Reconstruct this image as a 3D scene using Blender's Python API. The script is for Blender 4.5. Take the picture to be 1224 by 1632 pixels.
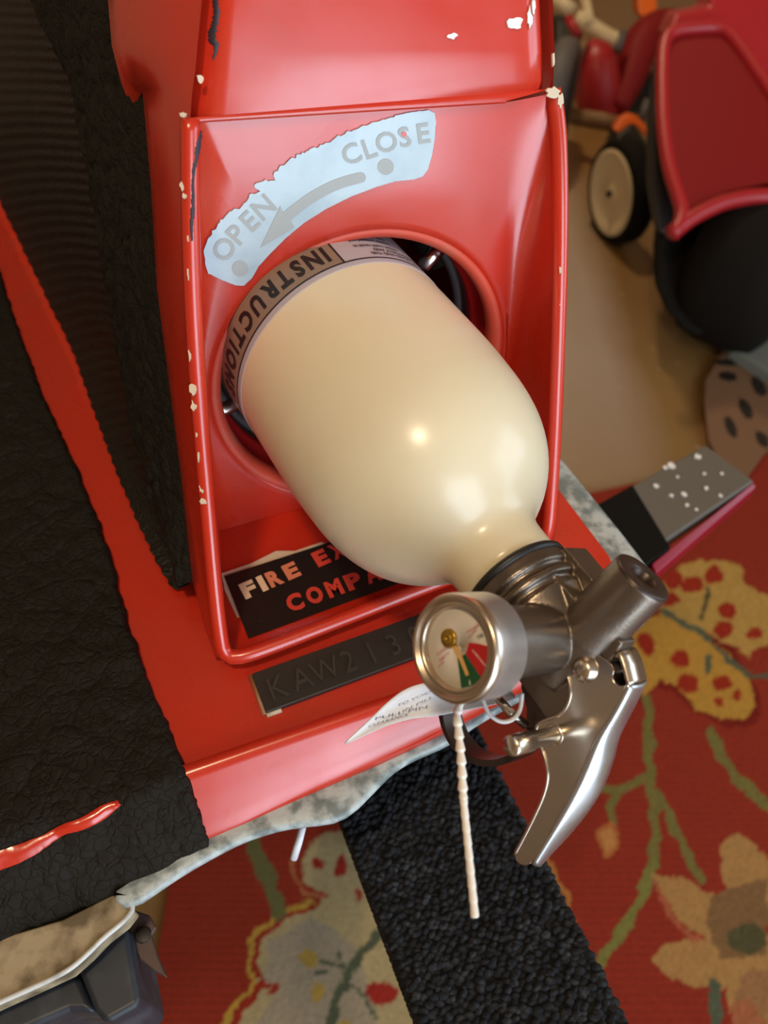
import bpy, bmesh, math, random
import numpy as np
from mathutils import Vector, noise
for o in list(bpy.data.objects): bpy.data.objects.remove(o)
SC = bpy.context.scene
COL = SC.collection
RNG = random.Random(7)

# ------------------------------------------------------------------ camera
CAMZ = 1.15
PITCH = math.radians(50)
FPX = 1250.0
C0 = np.array([0, 0, CAMZ])
FW = np.array([0, math.cos(PITCH), -math.sin(PITCH)])
UP = np.array([0, math.sin(PITCH), math.cos(PITCH)])
RT = np.array([1.0, 0, 0])
cd = bpy.data.cameras.new('camera')
cam = bpy.data.objects.new('camera', cd); COL.objects.link(cam)
cam.location = C0
cam.rotation_euler = (math.radians(40), 0, 0)
cd.sensor_fit = 'VERTICAL'; cd.sensor_height = 36; cd.sensor_width = 27
cd.lens = FPX / 1632 * 36
cd.clip_start = 0.01
cd.dof.use_dof = True; cd.dof.focus_distance = 0.33; cd.dof.aperture_fstop = 9.0
SC.camera = cam
# ------------------------------------------------------------------ world and lights
wd = bpy.data.worlds.new('world'); SC.world = wd; wd.use_nodes = True
wd.node_tree.nodes['Background'].inputs[0].default_value = (0.62, 0.78, 1.0, 1)
wd.node_tree.nodes['Background'].inputs[1].default_value = 1.0
SC.view_settings.view_transform = 'Standard'; SC.view_settings.look = 'None'
SC.view_settings.gamma = 1; SC.view_settings.use_curve_mapping = False
SC.view_settings.exposure = 0.0

def area_light(name, loc, target, sx, sy, power, color):
    ld = bpy.data.lights.new(name, 'AREA'); ld.shape = 'RECTANGLE'; ld.size = sx; ld.size_y = sy
    ld.energy = power; ld.color = color
    ob = bpy.data.objects.new(name, ld); COL.objects.link(ob); ob.location = loc
    ob.rotation_euler = (Vector(target) - Vector(loc)).to_track_quat('-Z', 'Y').to_euler()
    return ob
# daylight in the two windows (their real openings)
area_light('daylight_back', (1.24, -1.62, 1.12), (1.24, 0, 1.12), 1.5, 2.1, 60, (0.74, 0.87, 1.0))
area_light('daylight_right', (2.42, 0.1, 1.55), (0, 0.1, 1.55), 1.5, 1.3, 20, (0.72, 0.86, 1.0))
# warm ceiling bulbs
for lname, lloc, lp in (('lamp_near', (-0.16, -0.20, 2.15), 28), ('lamp_far', (0.2, 2.6, 2.1), 55)):
    ld = bpy.data.lights.new(lname, 'POINT'); ld.energy = lp; ld.color = (1.0, 0.79, 0.52); ld.shadow_soft_size = 0.07
    lo = bpy.data.objects.new(lname, ld); COL.objects.link(lo); lo.location = lloc

# ------------------------------------------------------------------ geometry helpers
def V(*a): return np.array(a, dtype=float)
def nrm(a): return a / np.linalg.norm(a)
def ray(u, v): return FW + (u - 612) / FPX * RT + (816 - v) / FPX * UP
def W(u, v, d): return C0 + ray(u, v) * d
def onz(u, v, z):
    r = ray(u, v); return C0 + r * ((z - CAMZ) / r[2])
def onp(u, v, P, n):
    r = ray(u, v); return C0 + r * (np.dot(P - C0, n) / np.dot(r, n))
def lerp(a, b, t): return a + (b - a) * t

def setp(o, parent):
    if parent is not None:
        o.parent = parent
        o.location = Vector(o.location) - Vector(root_loc(parent))
def root_loc(p):
    l = Vector(p.location)
    while p.parent: p = p.parent; l += Vector(p.location)
    return l
def obj(name, verts, faces, mat, parent=None, smooth=True, mods=(), center=True):
    me = bpy.data.meshes.new(name)
    vs = np.array([list(map(float, v)) for v in verts])
    c = vs.mean(0) if center else np.zeros(3)
    me.from_pydata([tuple(v) for v in (vs - c)], [], [tuple(int(i) for i in f) for f in faces])
    me.update()
    if mat: me.materials.append(mat)
    if smooth:
        for p in me.polygons: p.use_smooth = True
    o = bpy.data.objects.new(name, me); COL.objects.link(o)
    o.location = Vector(c)
    setp(o, parent)
    for m in mods: m(o)
    return o
def empty(name, loc, label=None, cat=None, group=None, parent=None):
    o = bpy.data.objects.new(name, None); COL.objects.link(o); o.location = Vector(loc); o.empty_display_size = 0.02
    setp(o, parent)
    if label: tag(o, label, cat, group)
    return o
def tag(o, label=None, cat=None, group=None, kind=None):
    if label: o['label'] = label
    if cat: o['category'] = cat
    if group: o['group'] = group
    if kind: o['kind'] = kind
    return o
def bevel(w, seg=3, ang=35):
    def f(o):
        m = o.modifiers.new('bevel', 'BEVEL'); m.width = w; m.segments = seg; m.limit_method = 'ANGLE'; m.angle_limit = math.radians(ang)
        m.harden_normals = True
    return f
def solid(t, off=-1):
    def f(o):
        m = o.modifiers.new('solid', 'SOLIDIFY'); m.thickness = t; m.offset = off
    return f
def subsurf(n):
    def f(o):
        m = o.modifiers.new('sub', 'SUBSURF'); m.levels = n; m.render_levels = n
    return f
class MB:
    def __init__(s): s.v = []; s.f = []
    def add(s, vs, fs):
        b = len(s.v); s.v += [V(*p) for p in vs]; s.f += [tuple(i + b for i in f) for f in fs]; return s
    def obj(s, name, mat, parent=None, **k): return obj(name, s.v, s.f, mat, parent, **k)
def grid_faces(nr, nc, close=False):
    fs = []
    for i in range(nr - 1):
        for j in range(nc if close else nc - 1):
            a = i * nc + j; b = i * nc + (j + 1) % nc
            fs.append((a, b, b + nc, a + nc))
    return fs
def loft(rows, close=False):
    nc = len(rows[0]); vs = [p for r in rows for p in r]
    return vs, grid_faces(len(rows), nc, close)
def frames(path):
    path = [V(*p) for p in path]; n = len(path); T = []
    for i in range(n):
        a = path[max(0, i - 1)]; b = path[min(n - 1, i + 1)]; T.append(nrm(b - a))
    ref = V(0, 0, 1) if abs(T[0][2]) < 0.9 else V(1, 0, 0)
    N = [nrm(np.cross(T[0], ref))]
    for i in range(1, n):
        x = N[-1] - T[i] * np.dot(N[-1], T[i]); N.append(nrm(x))
    return path, T, N
def tube(path, r, n=12, cap=True):
    P, T, N = frames(path); rows = []
    for i, p in enumerate(P):
        B = np.cross(T[i], N[i]); ri = r[i] if hasattr(r, '__len__') else r
        rows.append([p + ri * (math.cos(2 * math.pi * k / n) * N[i] + math.sin(2 * math.pi * k / n) * B) for k in range(n)])
    vs, fs = loft(rows, True)
    if cap:
        fs.append(tuple(range(n))[::-1]); fs.append(tuple(range(len(vs) - n, len(vs))))
    return vs, fs
def basis(ax):
    ax = nrm(ax); ref = V(0, 0, 1) if abs(ax[2]) < 0.9 else V(1, 0, 0)
    a = nrm(np.cross(ref, ax)); return a, np.cross(ax, a)
def lathe(prof, org, ax, n=64, cap=True):
    ax = nrm(ax); a, b = basis(ax); rows = []
    for s, r in prof:
        rows.append([org + ax * s + max(r, 1e-5) * (math.cos(2 * math.pi * k / n) * a + math.sin(2 * math.pi * k / n) * b) for k in range(n)])
    vs, fs = loft(rows, True)
    if cap:
        fs.append(tuple(range(n))[::-1]); fs.append(tuple(range(len(vs) - n, len(vs))))
    return vs, fs
def plate(poly, off):
    """closed slab: polygon and the same polygon moved by off"""
    n = len(poly); vs = list(poly) + [p + off for p in poly]
    fs = [tuple(range(n)), tuple(range(2 * n - 1, n - 1, -1))]
    for i in range(n):
        j = (i + 1) % n; fs.append((i, i + n, j + n, j))
    return vs, fs
def box(c, hx, hy, hz, ax=(1, 0, 0), ay=(0, 1, 0), az=(0, 0, 1)):
    c = V(*c); ax = V(*ax) * hx; ay = V(*ay) * hy; az = V(*az) * hz
    vs = [c + sx * ax + sy * ay + sz * az for sz in (-1, 1) for sy in (-1, 1) for sx in (-1, 1)]
    return vs, [(0, 2, 3, 1), (4, 5, 7, 6), (0, 1, 5, 4), (2, 6, 7, 3), (0, 4, 6, 2), (1, 3, 7, 5)]
def resample(pts, n):
    pts = [V(*p) for p in pts]; L = [0]
    for a, b in zip(pts, pts[1:]): L.append(L[-1] + np.linalg.norm(b - a))
    out = []
    A = np.array(pts)
    for t in np.linspace(0, L[-1], n): out.append(np.array([np.interp(t, L, A[:, k]) for k in range(A.shape[1])]))
    return out
def smoothline(pts, n, it=3):
    pts = [V(*p) for p in pts]
    for _ in range(it):
        q = [pts[0]]
        for a, b in zip(pts, pts[1:]): q += [a * .75 + b * .25, a * .25 + b * .75]
        q.append(pts[-1]); pts = q
    return resample(pts, n)
def orient(o):
    bm = bmesh.new(); bm.from_mesh(o.data); bmesh.ops.recalc_face_normals(bm, faces=bm.faces); bm.to_mesh(o.data); bm.free(); return o
_tc = {}
def text_geo(s, size, bold=0.0, ext=0.0):
    cu = bpy.data.curves.new('t', 'FONT'); cu.body = s; cu.size = size; cu.offset = bold; cu.extrude = ext; cu.resolution_u = 3
    cu.align_x = 'LEFT'
    o = bpy.data.objects.new('t', cu); COL.objects.link(o)
    bpy.context.view_layer.update()
    me = bpy.data.meshes.new_from_object(o.evaluated_get(bpy.context.evaluated_depsgraph_get()))
    bm = bmesh.new(); bm.from_mesh(me); bmesh.ops.triangulate(bm, faces=bm.faces)
    vs = [tuple(v.co) for v in bm.verts]; fs = [tuple(v.index for v in f.verts) for f in bm.faces]
    bm.free(); bpy.data.objects.remove(o); bpy.data.curves.remove(cu); bpy.data.meshes.remove(me)
    return vs, fs
def cut_x(vs, fs, step):
    """split long triangles so that lettering can bend"""
    bm = bmesh.new(); bv = [bm.verts.new(v) for v in vs]
    for f in fs:
        try: bm.faces.new([bv[i] for i in f])
        except ValueError: pass
    x0 = min(v[0] for v in vs); x1 = max(v[0] for v in vs); x = x0 + step
    while x < x1:
        bmesh.ops.bisect_plane(bm, geom=bm.verts[:] + bm.edges[:] + bm.faces[:], plane_co=(x, 0, 0), plane_no=(1, 0, 0)); x += step
    bm.verts.index_update()
    r = [tuple(v.co) for v in bm.verts], [tuple(v.index for v in f.verts) for f in bm.faces]
    bm.free(); return r

# ------------------------------------------------------------------ materials
def mat(name, col, rough=0.5, metal=0.0, spec=0.5, coat=0.0, bump=None, vary=None, sss=0.0, coat_rough=0.1, rvary=None):
    m = bpy.data.materials.new(name); m.use_nodes = True; nt = m.node_tree; N = nt.nodes; L = nt.links
    b = N['Principled BSDF']
    b.inputs['Base Color'].default_value = (*col, 1); b.inputs['Roughness'].default_value = rough; b.inputs['Metallic'].default_value = metal
    b.inputs['Specular IOR Level'].default_value = spec; b.inputs['Coat Weight'].default_value = coat; b.inputs['Coat Roughness'].default_value = coat_rough
    if sss:
        b.inputs['Subsurface Weight'].default_value = sss; b.inputs['Subsurface Scale'].default_value = 0.004
    tc = N.new('ShaderNodeTexCoord')
    if vary:   # (scale, colour2, lo, hi, detail)
        sc, c2, lo, hi = vary[:4]
        n = N.new('ShaderNodeTexNoise'); n.inputs['Scale'].default_value = sc; n.inputs['Detail'].default_value = 6
        r = N.new('ShaderNodeMapRange'); r.inputs[1].default_value = lo; r.inputs[2].default_value = hi
        mx = N.new('ShaderNodeMix'); mx.data_type = 'RGBA'; mx.inputs[6].default_value = (*col, 1); mx.inputs[7].default_value = (*c2, 1)
        L.new(tc.outputs['Object'], n.inputs['Vector']); L.new(n.outputs[0], r.inputs[0]); L.new(r.outputs[0], mx.inputs[0]); L.new(mx.outputs[2], b.inputs['Base Color'])
    if rvary:
        sc, a, c = rvary
        n = N.new('ShaderNodeTexNoise'); n.inputs['Scale'].default_value = sc; n.inputs['Detail'].default_value = 5
        r = N.new('ShaderNodeMapRange'); r.inputs[1].default_value = .35; r.inputs[2].default_value = .65; r.inputs[3].default_value = a; r.inputs[4].default_value = c
        L.new(tc.outputs['Object'], n.inputs['Vector']); L.new(n.outputs[0], r.inputs[0]); L.new(r.outputs[0], b.inputs['Roughness'])
    if bump:   # list of (kind, scale, strength, distance)
        prev = None
        for kind, sc, st, di in bump:
            if kind == 'noise':
                t = N.new('ShaderNodeTexNoise'); t.inputs['Scale'].default_value = sc; t.inputs['Detail'].default_value = 6; out = t.outputs[0]
            elif kind == 'wave':
                t = N.new('ShaderNodeTexWave'); t.inputs['Scale'].default_value = sc; out = t.outputs[1]
            else:
                t = N.new('ShaderNodeTexVoronoi'); t.feature = 'DISTANCE_TO_EDGE' if kind == 'crack' else 'F1'; t.inputs['Scale'].default_value = sc; out = t.outputs[0]
                if kind == 'crack':
                    mr = N.new('ShaderNodeMapRange'); mr.inputs[2].default_value = 0.12; L.new(out, mr.inputs[0]); out = mr.outputs[0]
            vec = tc.outputs['Object']
            if kind == 'crack':
                nn = N.new('ShaderNodeTexNoise'); nn.inputs['Scale'].default_value = sc * .8; L.new(tc.outputs['Object'], nn.inputs['Vector'])
                va = N.new('ShaderNodeVectorMath'); va.operation = 'MULTIPLY_ADD'; va.inputs[1].default_value = (1.2 / sc,) * 3
                L.new(nn.outputs['Color'], va.inputs[0]); L.new(tc.outputs['Object'], va.inputs[2]); vec = va.outputs[0]
            L.new(vec, t.inputs['Vector'])
            bp = N.new('ShaderNodeBump'); bp.inputs['Strength'].default_value = st; bp.inputs['Distance'].default_value = di
            L.new(out, bp.inputs['Height'])
            if prev: L.new(prev.outputs[0], bp.inputs['Normal'])
            prev = bp
        L.new(prev.outputs[0], b.inputs['Normal'])
        if coat: L.new(prev.outputs[0], b.inputs['Coat Normal'])
    return m
RED = mat('red_gelcoat', (0.55, 0.026, 0.009), 0.34, spec=0.85, vary=(14, (0.48, 0.032, 0.013), .45, .75), rvary=(22, .20, .31), bump=[('noise', 30, .05, .002)])
REDIN = mat('red_tube', (0.42, 0.012, 0.012), 0.3, spec=0.5)
REDLIP = mat('worn_red_edge', (0.62, 0.075, 0.04), 0.5, vary=(60, (0.45, 0.16, 0.10), .5, .8))
PRIMER = mat('primer_chip', (0.62, 0.52, 0.38), 0.7)
WHITECHIP = mat('white_chip', (0.8, 0.8, 0.78), 0.6)
SCUFF = mat('dark_scuff', (0.03, 0.03, 0.045), 0.6)
PAD = mat('black_foam', (0.012, 0.0095, 0.006), 0.75, spec=0.2, bump=[('crack', 55, .35, .002), ('crack', 190, .5, .0011), ('noise', 420, .35, .0006)])
MESHPAD = mat('black_mesh_mat', (0.011, 0.0085, 0.005), 0.6, spec=0.3, bump=[('voro', 420, .6, .0012)])
CREAM = mat('cream_enamel', (0.77, 0.69, 0.49), 0.25, spec=0.5)
LBL = mat('lilac_paper', (0.42, 0.37, 0.40), 0.45)
LBLB = mat('tan_paper', (0.25, 0.185, 0.135), 0.45)
BLK = mat('black_print', (0.008, 0.008, 0.008), 0.5)
RUBBER = mat('black_rubber', (0.012, 0.012, 0.012), 0.45)
CAST = mat('painted_casting', (0.19, 0.155, 0.125), 0.36, metal=0.85, bump=[('noise', 900, .18, .0004)], rvary=(60, .28, .42))
CASTD = mat('dark_painted_metal', (0.055, 0.038, 0.032), 0.36, metal=0.5, bump=[('noise', 900, .06, .0003)])
CHROME = mat('polished_steel', (0.62, 0.58, 0.53), 0.17, metal=1.0, rvary=(40, .12, .24), bump=[('noise', 160, .03, .0006)])
NICKEL = mat('nickel', (0.68, 0.59, 0.48), 0.28, metal=1.0)
ALU = mat('brushed_aluminium', (0.78, 0.76, 0.74), 0.38, metal=0.95)
DIAL = mat('dial_white', (0.74, 0.68, 0.60), 0.5)
STEELW = mat('worn_bright_steel', (0.50, 0.51, 0.53), 0.3, metal=0.9, rvary=(50, .22, .34), bump=[('noise', 160, .03, .0006)])
BRASS = mat('brass', (0.62, 0.38, 0.06), 0.3, metal=0.9)
NEEDLE = mat('needle_paint', (0.75, 0.42, 0.14), 0.5)
DRED = mat('dial_red', (0.55, 0.012, 0.018), 0.45)
DGRN = mat('dial_green', (0.012, 0.10, 0.035), 0.45)
DTXT = mat('dial_pink_ink', (0.62, 0.26, 0.26), 0.5)
WINK = mat('white_ink', (0.85, 0.8, 0.75), 0.5)
STICK = mat('silver_foil', (0.45, 0.55, 0.60), 0.42, metal=0.2, vary=(40, (0.36, 0.46, 0.52), .42, .62), bump=[('noise', 90, .15, .0006)])
STICKT = mat('worn_foil_ink', (0.37, 0.40, 0.40), 0.5)
PAPER = mat('white_tag_paper', (0.82, 0.84, 0.88), 0.5)
INK = mat('blue_grey_ink', (0.16, 0.17, 0.22), 0.6)
NYLON = mat('natural_nylon', (0.82, 0.76, 0.68), 0.4, sss=0.3)
FLG = mat('grey_rubber_bumper', (0.44, 0.50, 0.50), 0.42, vary=(110, (0.16, 0.20, 0.20), .42, .60), bump=[('noise', 160, .4, .0012)])
BEIGE = mat('stained_fibreglass', (0.40, 0.32, 0.20), 0.6, vary=(70, (0.13, 0.095, 0.05), .40, .60), bump=[('noise', 120, .3, .002)])
EDGE = mat('pale_edge', (0.60, 0.62, 0.62), 0.4, vary=(90, (0.36, 0.36, 0.34), .5, .7))
BLKPL = mat('black_label', (0.010, 0.009, 0.008), 0.28, vary=(700, (0.3, 0.25, 0.2), .735, .76))
BLKID = mat('black_id_plate', (0.021, 0.019, 0.016), 0.42, bump=[('noise', 300, .2, .0003)])
BLKLET = mat('black_raised_letter', (0.042, 0.038, 0.033), 0.34)
SEAL = mat('brown_sealant', (0.32, 0.16, 0.08), 0.5)
LRED = mat('label_red', (0.62, 0.05, 0.03), 0.5)
LCRM = mat('label_cream', (0.75, 0.55, 0.36), 0.5)
LORG = mat('label_faded_orange', (0.68, 0.22, 0.12), 0.5)
KNIT = mat('black_loop_pile', (0.010, 0.011, 0.0135), 0.8, spec=0.25, vary=(230, (0.045, 0.05, 0.058), .5, .72), bump=[('noise', 700, .5, .0015)])
SLATE = mat('dark_slate_plastic', (0.022, 0.028, 0.038), 0.45, vary=(45, (0.07, 0.085, 0.10), .5, .75))
BRKT = mat('rusty_bracket', (0.10, 0.065, 0.055), 0.5, metal=0.3)
BLKTAPE = mat('black_tape', (0.006, 0.005, 0.004), 0.8, spec=.12)
SPLAT = mat('paint_splattered_board', (0.12, 0.105, 0.085), 0.6, vary=(26, (0.50, 0.46, 0.38), .62, .72))
CRIM = mat('crimson_film', (0.26, 0.006, 0.022), 0.2)
TYRE = mat('tyre_rubber', (0.008, 0.006, 0.004), 0.8, spec=.12)
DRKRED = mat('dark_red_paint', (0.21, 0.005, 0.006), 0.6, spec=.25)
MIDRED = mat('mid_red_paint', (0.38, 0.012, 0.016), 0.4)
ORNG = mat('orange_paint', (0.75, 0.13, 0.01), 0.4)
CRMP = mat('cream_paint', (0.62, 0.50, 0.30), 0.4)
GREYT = mat('grey_rubber', (0.10, 0.09, 0.09), 0.6)
GREYG = mat('grey_green_board', (0.16, 0.17, 0.14), 0.5)
TAN = mat('tan_board', (0.22, 0.12, 0.055), 0.6)
BRNB = mat('brown_board', (0.17, 0.085, 0.04), 0.6)
DARK = mat('dark_metal', (0.012, 0.008, 0.006), 0.5)
LENS = bpy.data.materials.new('gauge_lens'); LENS.use_nodes = True
b = LENS.node_tree.nodes['Principled BSDF']; b.inputs['Alpha'].default_value = 0.03; b.inputs['Base Color'].default_value = (.02, .02, .02, 1); b.inputs['Roughness'].default_value = 0.05

# ------------------------------------------------------------------ room shell
def struct(o): o['kind'] = 'structure'; return o
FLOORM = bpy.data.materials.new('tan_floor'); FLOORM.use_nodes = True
def floor_nodes():
    nt = FLOORM.node_tree; N = nt.nodes; L = nt.links; b = N['Principled BSDF']
    tc = N.new('ShaderNodeTexCoord')
    n1 = N.new('ShaderNodeTexNoise'); n1.inputs['Scale'].default_value = 2.2; n1.inputs['Detail'].default_value = 7
    m1 = N.new('ShaderNodeMix'); m1.data_type = 'RGBA'; m1.inputs[6].default_value = (0.27, 0.15, 0.048, 1); m1.inputs[7].default_value = (0.21, 0.11, 0.035, 1)
    L.new(tc.outputs['Object'], n1.inputs['Vector']); L.new(n1.outputs[0], m1.inputs[0])
    n2 = N.new('ShaderNodeTexNoise'); n2.inputs['Scale'].default_value = 38; n2.inputs['Detail'].default_value = 4
    r2 = N.new('ShaderNodeMapRange'); r2.inputs[1].default_value = .68; r2.inputs[2].default_value = .74
    m2 = N.new('ShaderNodeMix'); m2.data_type = 'RGBA'; m2.inputs[7].default_value = (0.45, 0.33, 0.2, 1)
    L.new(tc.outputs['Object'], n2.inputs['Vector']); L.new(n2.outputs[0], r2.inputs[0]); L.new(r2.outputs[0], m2.inputs[0]); L.new(m1.outputs[2], m2.inputs[6])
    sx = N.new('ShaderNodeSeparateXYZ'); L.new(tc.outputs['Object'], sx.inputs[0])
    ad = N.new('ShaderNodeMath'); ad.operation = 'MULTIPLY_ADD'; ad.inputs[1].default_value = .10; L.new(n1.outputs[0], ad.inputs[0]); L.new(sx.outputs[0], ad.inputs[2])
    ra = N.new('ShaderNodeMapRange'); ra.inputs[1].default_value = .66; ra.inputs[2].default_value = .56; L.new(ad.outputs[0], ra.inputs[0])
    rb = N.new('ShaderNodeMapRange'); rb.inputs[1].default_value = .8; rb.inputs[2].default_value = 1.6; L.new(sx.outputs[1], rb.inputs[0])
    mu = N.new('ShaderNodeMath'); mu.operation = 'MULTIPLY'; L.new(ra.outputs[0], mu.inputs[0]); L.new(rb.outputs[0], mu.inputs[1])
    m3 = N.new('ShaderNodeMix'); m3.data_type = 'RGBA'; m3.inputs[7].default_value = (0.40, 0.30, 0.22, 1); L.new(mu.outputs[0], m3.inputs[0]); L.new(m2.outputs[2], m3.inputs[6]); m2 = m3  # paler left zone: window sheen on the floor mixed into its colour
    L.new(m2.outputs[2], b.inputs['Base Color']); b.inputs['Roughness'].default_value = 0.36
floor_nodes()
WALLM = mat('wall_paint', (0.50, 0.40, 0.29), 0.8); CEILM = mat('ceiling_paint', (0.26, 0.19, 0.13), 0.85); WHITE = mat('white_trim', (0.75, 0.75, 0.72), 0.5)
X0, X1, Y0, Y1, ZT = -2.6, 2.35, -1.55, 5.2, 2.5
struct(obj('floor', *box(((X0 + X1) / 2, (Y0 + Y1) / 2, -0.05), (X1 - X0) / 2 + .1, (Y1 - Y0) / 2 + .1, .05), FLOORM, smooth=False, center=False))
struct(obj('ceiling', *box(((X0 + X1) / 2, (Y0 + Y1) / 2, ZT + 0.05), (X1 - X0) / 2 + .1, (Y1 - Y0) / 2 + .1, .05), CEILM, smooth=False))
struct(obj('wall_left', *box((X0 - .05, (Y0 + Y1) / 2, ZT / 2), .05, (Y1 - Y0) / 2, ZT / 2), WALLM, smooth=False))
struct(obj('wall_far', *box(((X0 + X1) / 2, Y1 + .05, ZT / 2), (X1 - X0) / 2 + .1, .05, ZT / 2), WALLM, smooth=False))
def wall_with_window(name, wname, fix, a0, a1, w0, w1, z0, z1, axis):
    m = MB()
    def bx(p0, p1, q0, q1, th=.05):
        if axis == 'y': m.add(*box(((p0 + p1) / 2, fix, (q0 + q1) / 2), (p1 - p0) / 2, th, (q1 - q0) / 2))
        else: m.add(*box((fix, (p0 + p1) / 2, (q0 + q1) / 2), th, (p1 - p0) / 2, (q1 - q0) / 2))
    bx(a0, w0, 0, ZT); bx(w1, a1, 0, ZT); bx(w0, w1, 0, z0); bx(w0, w1, z1, ZT)
    struct(m.obj(name, WALLM, smooth=False))
    m = MB()
    for p in (w0 + .02, w1 - .02, (w0 + w1) / 2): bx(p - .02, p + .02, z0, z1, .02)
    for q in (z0 + .02, z1 - .02, (z0 + z1) / 2): bx(w0, w1, q - .02, q + .02, .02)
    struct(m.obj(wname, WHITE, smooth=False))
wall_with_window('wall_back', 'window_1', Y0 - .05, X0, X1, .48, 2.0, .05, 2.18, 'y')
wall_with_window('wall_right', 'window_2', X1 + .05, Y0, Y1, -.7, .9, .8, 2.2, 'x')

# ------------------------------------------------------------------ hull frame
ZD = CAMZ - .335                                   # deck height
NP = nrm(V(.35, -.93, .10))                        # face of the compartment panel
ER = nrm(np.cross(V(0, 0, 1), NP)); ER = ER if ER[0] > 0 else -ER
EU = np.cross(ER, NP); EU = EU if EU[2] > 0 else -EU
NH = nrm(V(NP[0], NP[1], 0))                       # horizontal, towards the stern
PC = onz(350, 849, ZD)
def PN(u, v, off=0.0): return onp(u, v, PC + NP * off, NP)
def DK(u, v, off=0.0): return onz(u, v, ZD + off)
HC = PC + ER * .0885 + EU * .0759; HR = .0763      # round opening

ski = empty('personal_watercraft', (0, .3, ZD), 'scuffed red stand-up watercraft hull with black foam pads and a round extinguisher opening', 'watercraft')

# deck
_f0 = DK(300, 1232)
fold = [_f0 - ER * .48, _f0 - ER * .3, _f0 - ER * .16, _f0 - ER * .06, _f0, DK(420, 1190), DK(560, 1142), DK(705, 1095), DK(830, 1046), DK(930, 995), DK(975, 960), DK(992, 930)]
NL = nrm(NH * .70 + V(0, 0, .714))
_l0 = onp(335, 1335, fold[4], NL)
lipbot = [_l0 - ER * k_ for k_ in (.48, .3, .16, .06)] + [onp(u, v, fold[4], NL) for u, v in ((335, 1335), (455, 1272), (590, 1210), (705, 1156), (790, 1110), (900, 1050), (990, 985))] + [DK(1012, 940, -.012)]
zl = float(np.mean([p[2] for p in lipbot[3:8]]))
edge = [DK(972, 884), DK(885, 770)]
dirr = nrm(edge[1] - edge[0])
back = [edge[1] + dirr * .35, V(-.85, 1.0, ZD), V(-.85, .0, ZD)]
back[2] = fold[0] + V(-.15, .0, 0)
m = MB()
poly = [p for p in fold] + edge + back
m.add(*plate(poly, V(0, 0, -.012)))
deck = m.obj('deck', RED, ski, smooth=False, mods=(bevel(.002, 3),)); orient(deck)
rows = [[p + V(0, 0, .0006) - NH * .003 for p in fold], [p + V(0, 0, .0002) + NH * .0005 for p in fold]]
for t in (.1, .35, .7, .95): rows.append([lerp(a, b, t) + NL * .0012 * math.sin(math.pi * t) for a, b in zip(fold, lipbot)])
rows.append([p + V(0, 0, -.003) for p in lipbot]); rows.append([p + V(0, 0, -.012) - NH * .006 for p in lipbot])
rows = [smoothline(r, 60, 2) for r in rows]
lip = obj('stern_lip', *loft(rows), RED, ski, mods=(solid(.003, 1),)); orient(lip)

# grey bumper flange
fl_in = [(x) for x in ((330, 1325), (460, 1262), (590, 1200), (705, 1146), (790, 1100), (900, 1030), (975, 970), (1000, 930), (960, 884), (876, 770))]
fl_out = [(182, 1434), (190, 1447), (213, 1446), (270, 1405), (330, 1369), (400, 1333), (470, 1315), (530, 1311), (562, 1296), (600, 1256), (640, 1216), (722, 1182), (762, 1150), (830, 1112), (930, 1056), (993, 1017), (1035, 985), (1060, 945), (1025, 887), (884, 716)]
zf = zl - .001
inn = [(200, 1370)] + fl_in
A = smoothline([onz(u, v, zf) for u, v in [(186, 1420)] + fl_in], 70, 2)
B_ = smoothline([onz(u, v, zf) for u, v in fl_out], 70, 2)
# extend along the right side under the deck
ext = nrm(B_[-1] - B_[-4])
A.append(A[-1] + ext * .3); B_.append(B_[-1] + ext * .3)
rows = []
for a, b in zip(A, B_):
    d = b - a; w = np.linalg.norm(d); d = d / max(w, 1e-6); r = .0028
    rows.append([a, lerp(a, b, .5) , b - d * r, b - d * r * .3 + V(0, 0, -r * .3), b + V(0, 0, -r), b - d * r * .3 + V(0, 0, -2 * r), b - d * r + V(0, 0, -2.3 * r), a + V(0, 0, -2.3 * r)])
fl = obj('bumper_flange', *loft(rows), FLG, ski); orient(fl)
tag(fl, 'mottled grey rubber edge')
# hull body below the deck
cen = V(-.1, .42, ZD)
hp = [onz(u, v, zl) for u, v in ((-200, 1500), (170, 1410), (500, 1270), (700, 1150), (880, 1040), (970, 960), (960, 890), (880, 780))] + [back[0] + V(-.02, 0, 0), V(-.8, .95, ZD), V(-.8, .1, ZD)]
hp = [V(p[0], p[1], ZD - .010) - nrm(V(*(p - cen)[:2], 0)) * .075 for p in hp]
hb = obj('hull_bottom', *plate(hp, V(0, 0, -.10)), RUBBER, ski, smooth=False); orient(hb)

# ---- extinguisher housing
def inv_lerp(path, d0, d1):
    v0, v1 = path[0][1], path[-1][1]
    return [W(u, v, 1 / lerp(1 / d0, 1 / d1, (v - v0) / (v1 - v0))) for u, v in path]
TLp = [(303, 190), (303, 300), (306, 450), (314, 600), (327, 760), (341, 930), (350, 1010)]
left_r = inv_lerp(TLp, .287, .362)
bot_r = [onz(u, v, ZD + .010) for u, v in ((357, 1044), (378, 1049), (430, 1032), (560, 981), (700, 927), (800, 891), (850, 874), (868, 860))]
TRp = [(874, 838), (880, 760), (885, 660), (890, 520), (893, 400), (893, 280), (890, 200), (881, 143)]
right_r = inv_lerp(TRp, .405, .331)
ridge = smoothline(left_r + bot_r + right_r, 150, 2)
hs = MB()
housing = empty('extinguisher_housing', PC, parent=ski)
obj('rim_bead', *tube(ridge, .0036, 14), RED, housing)
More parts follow.
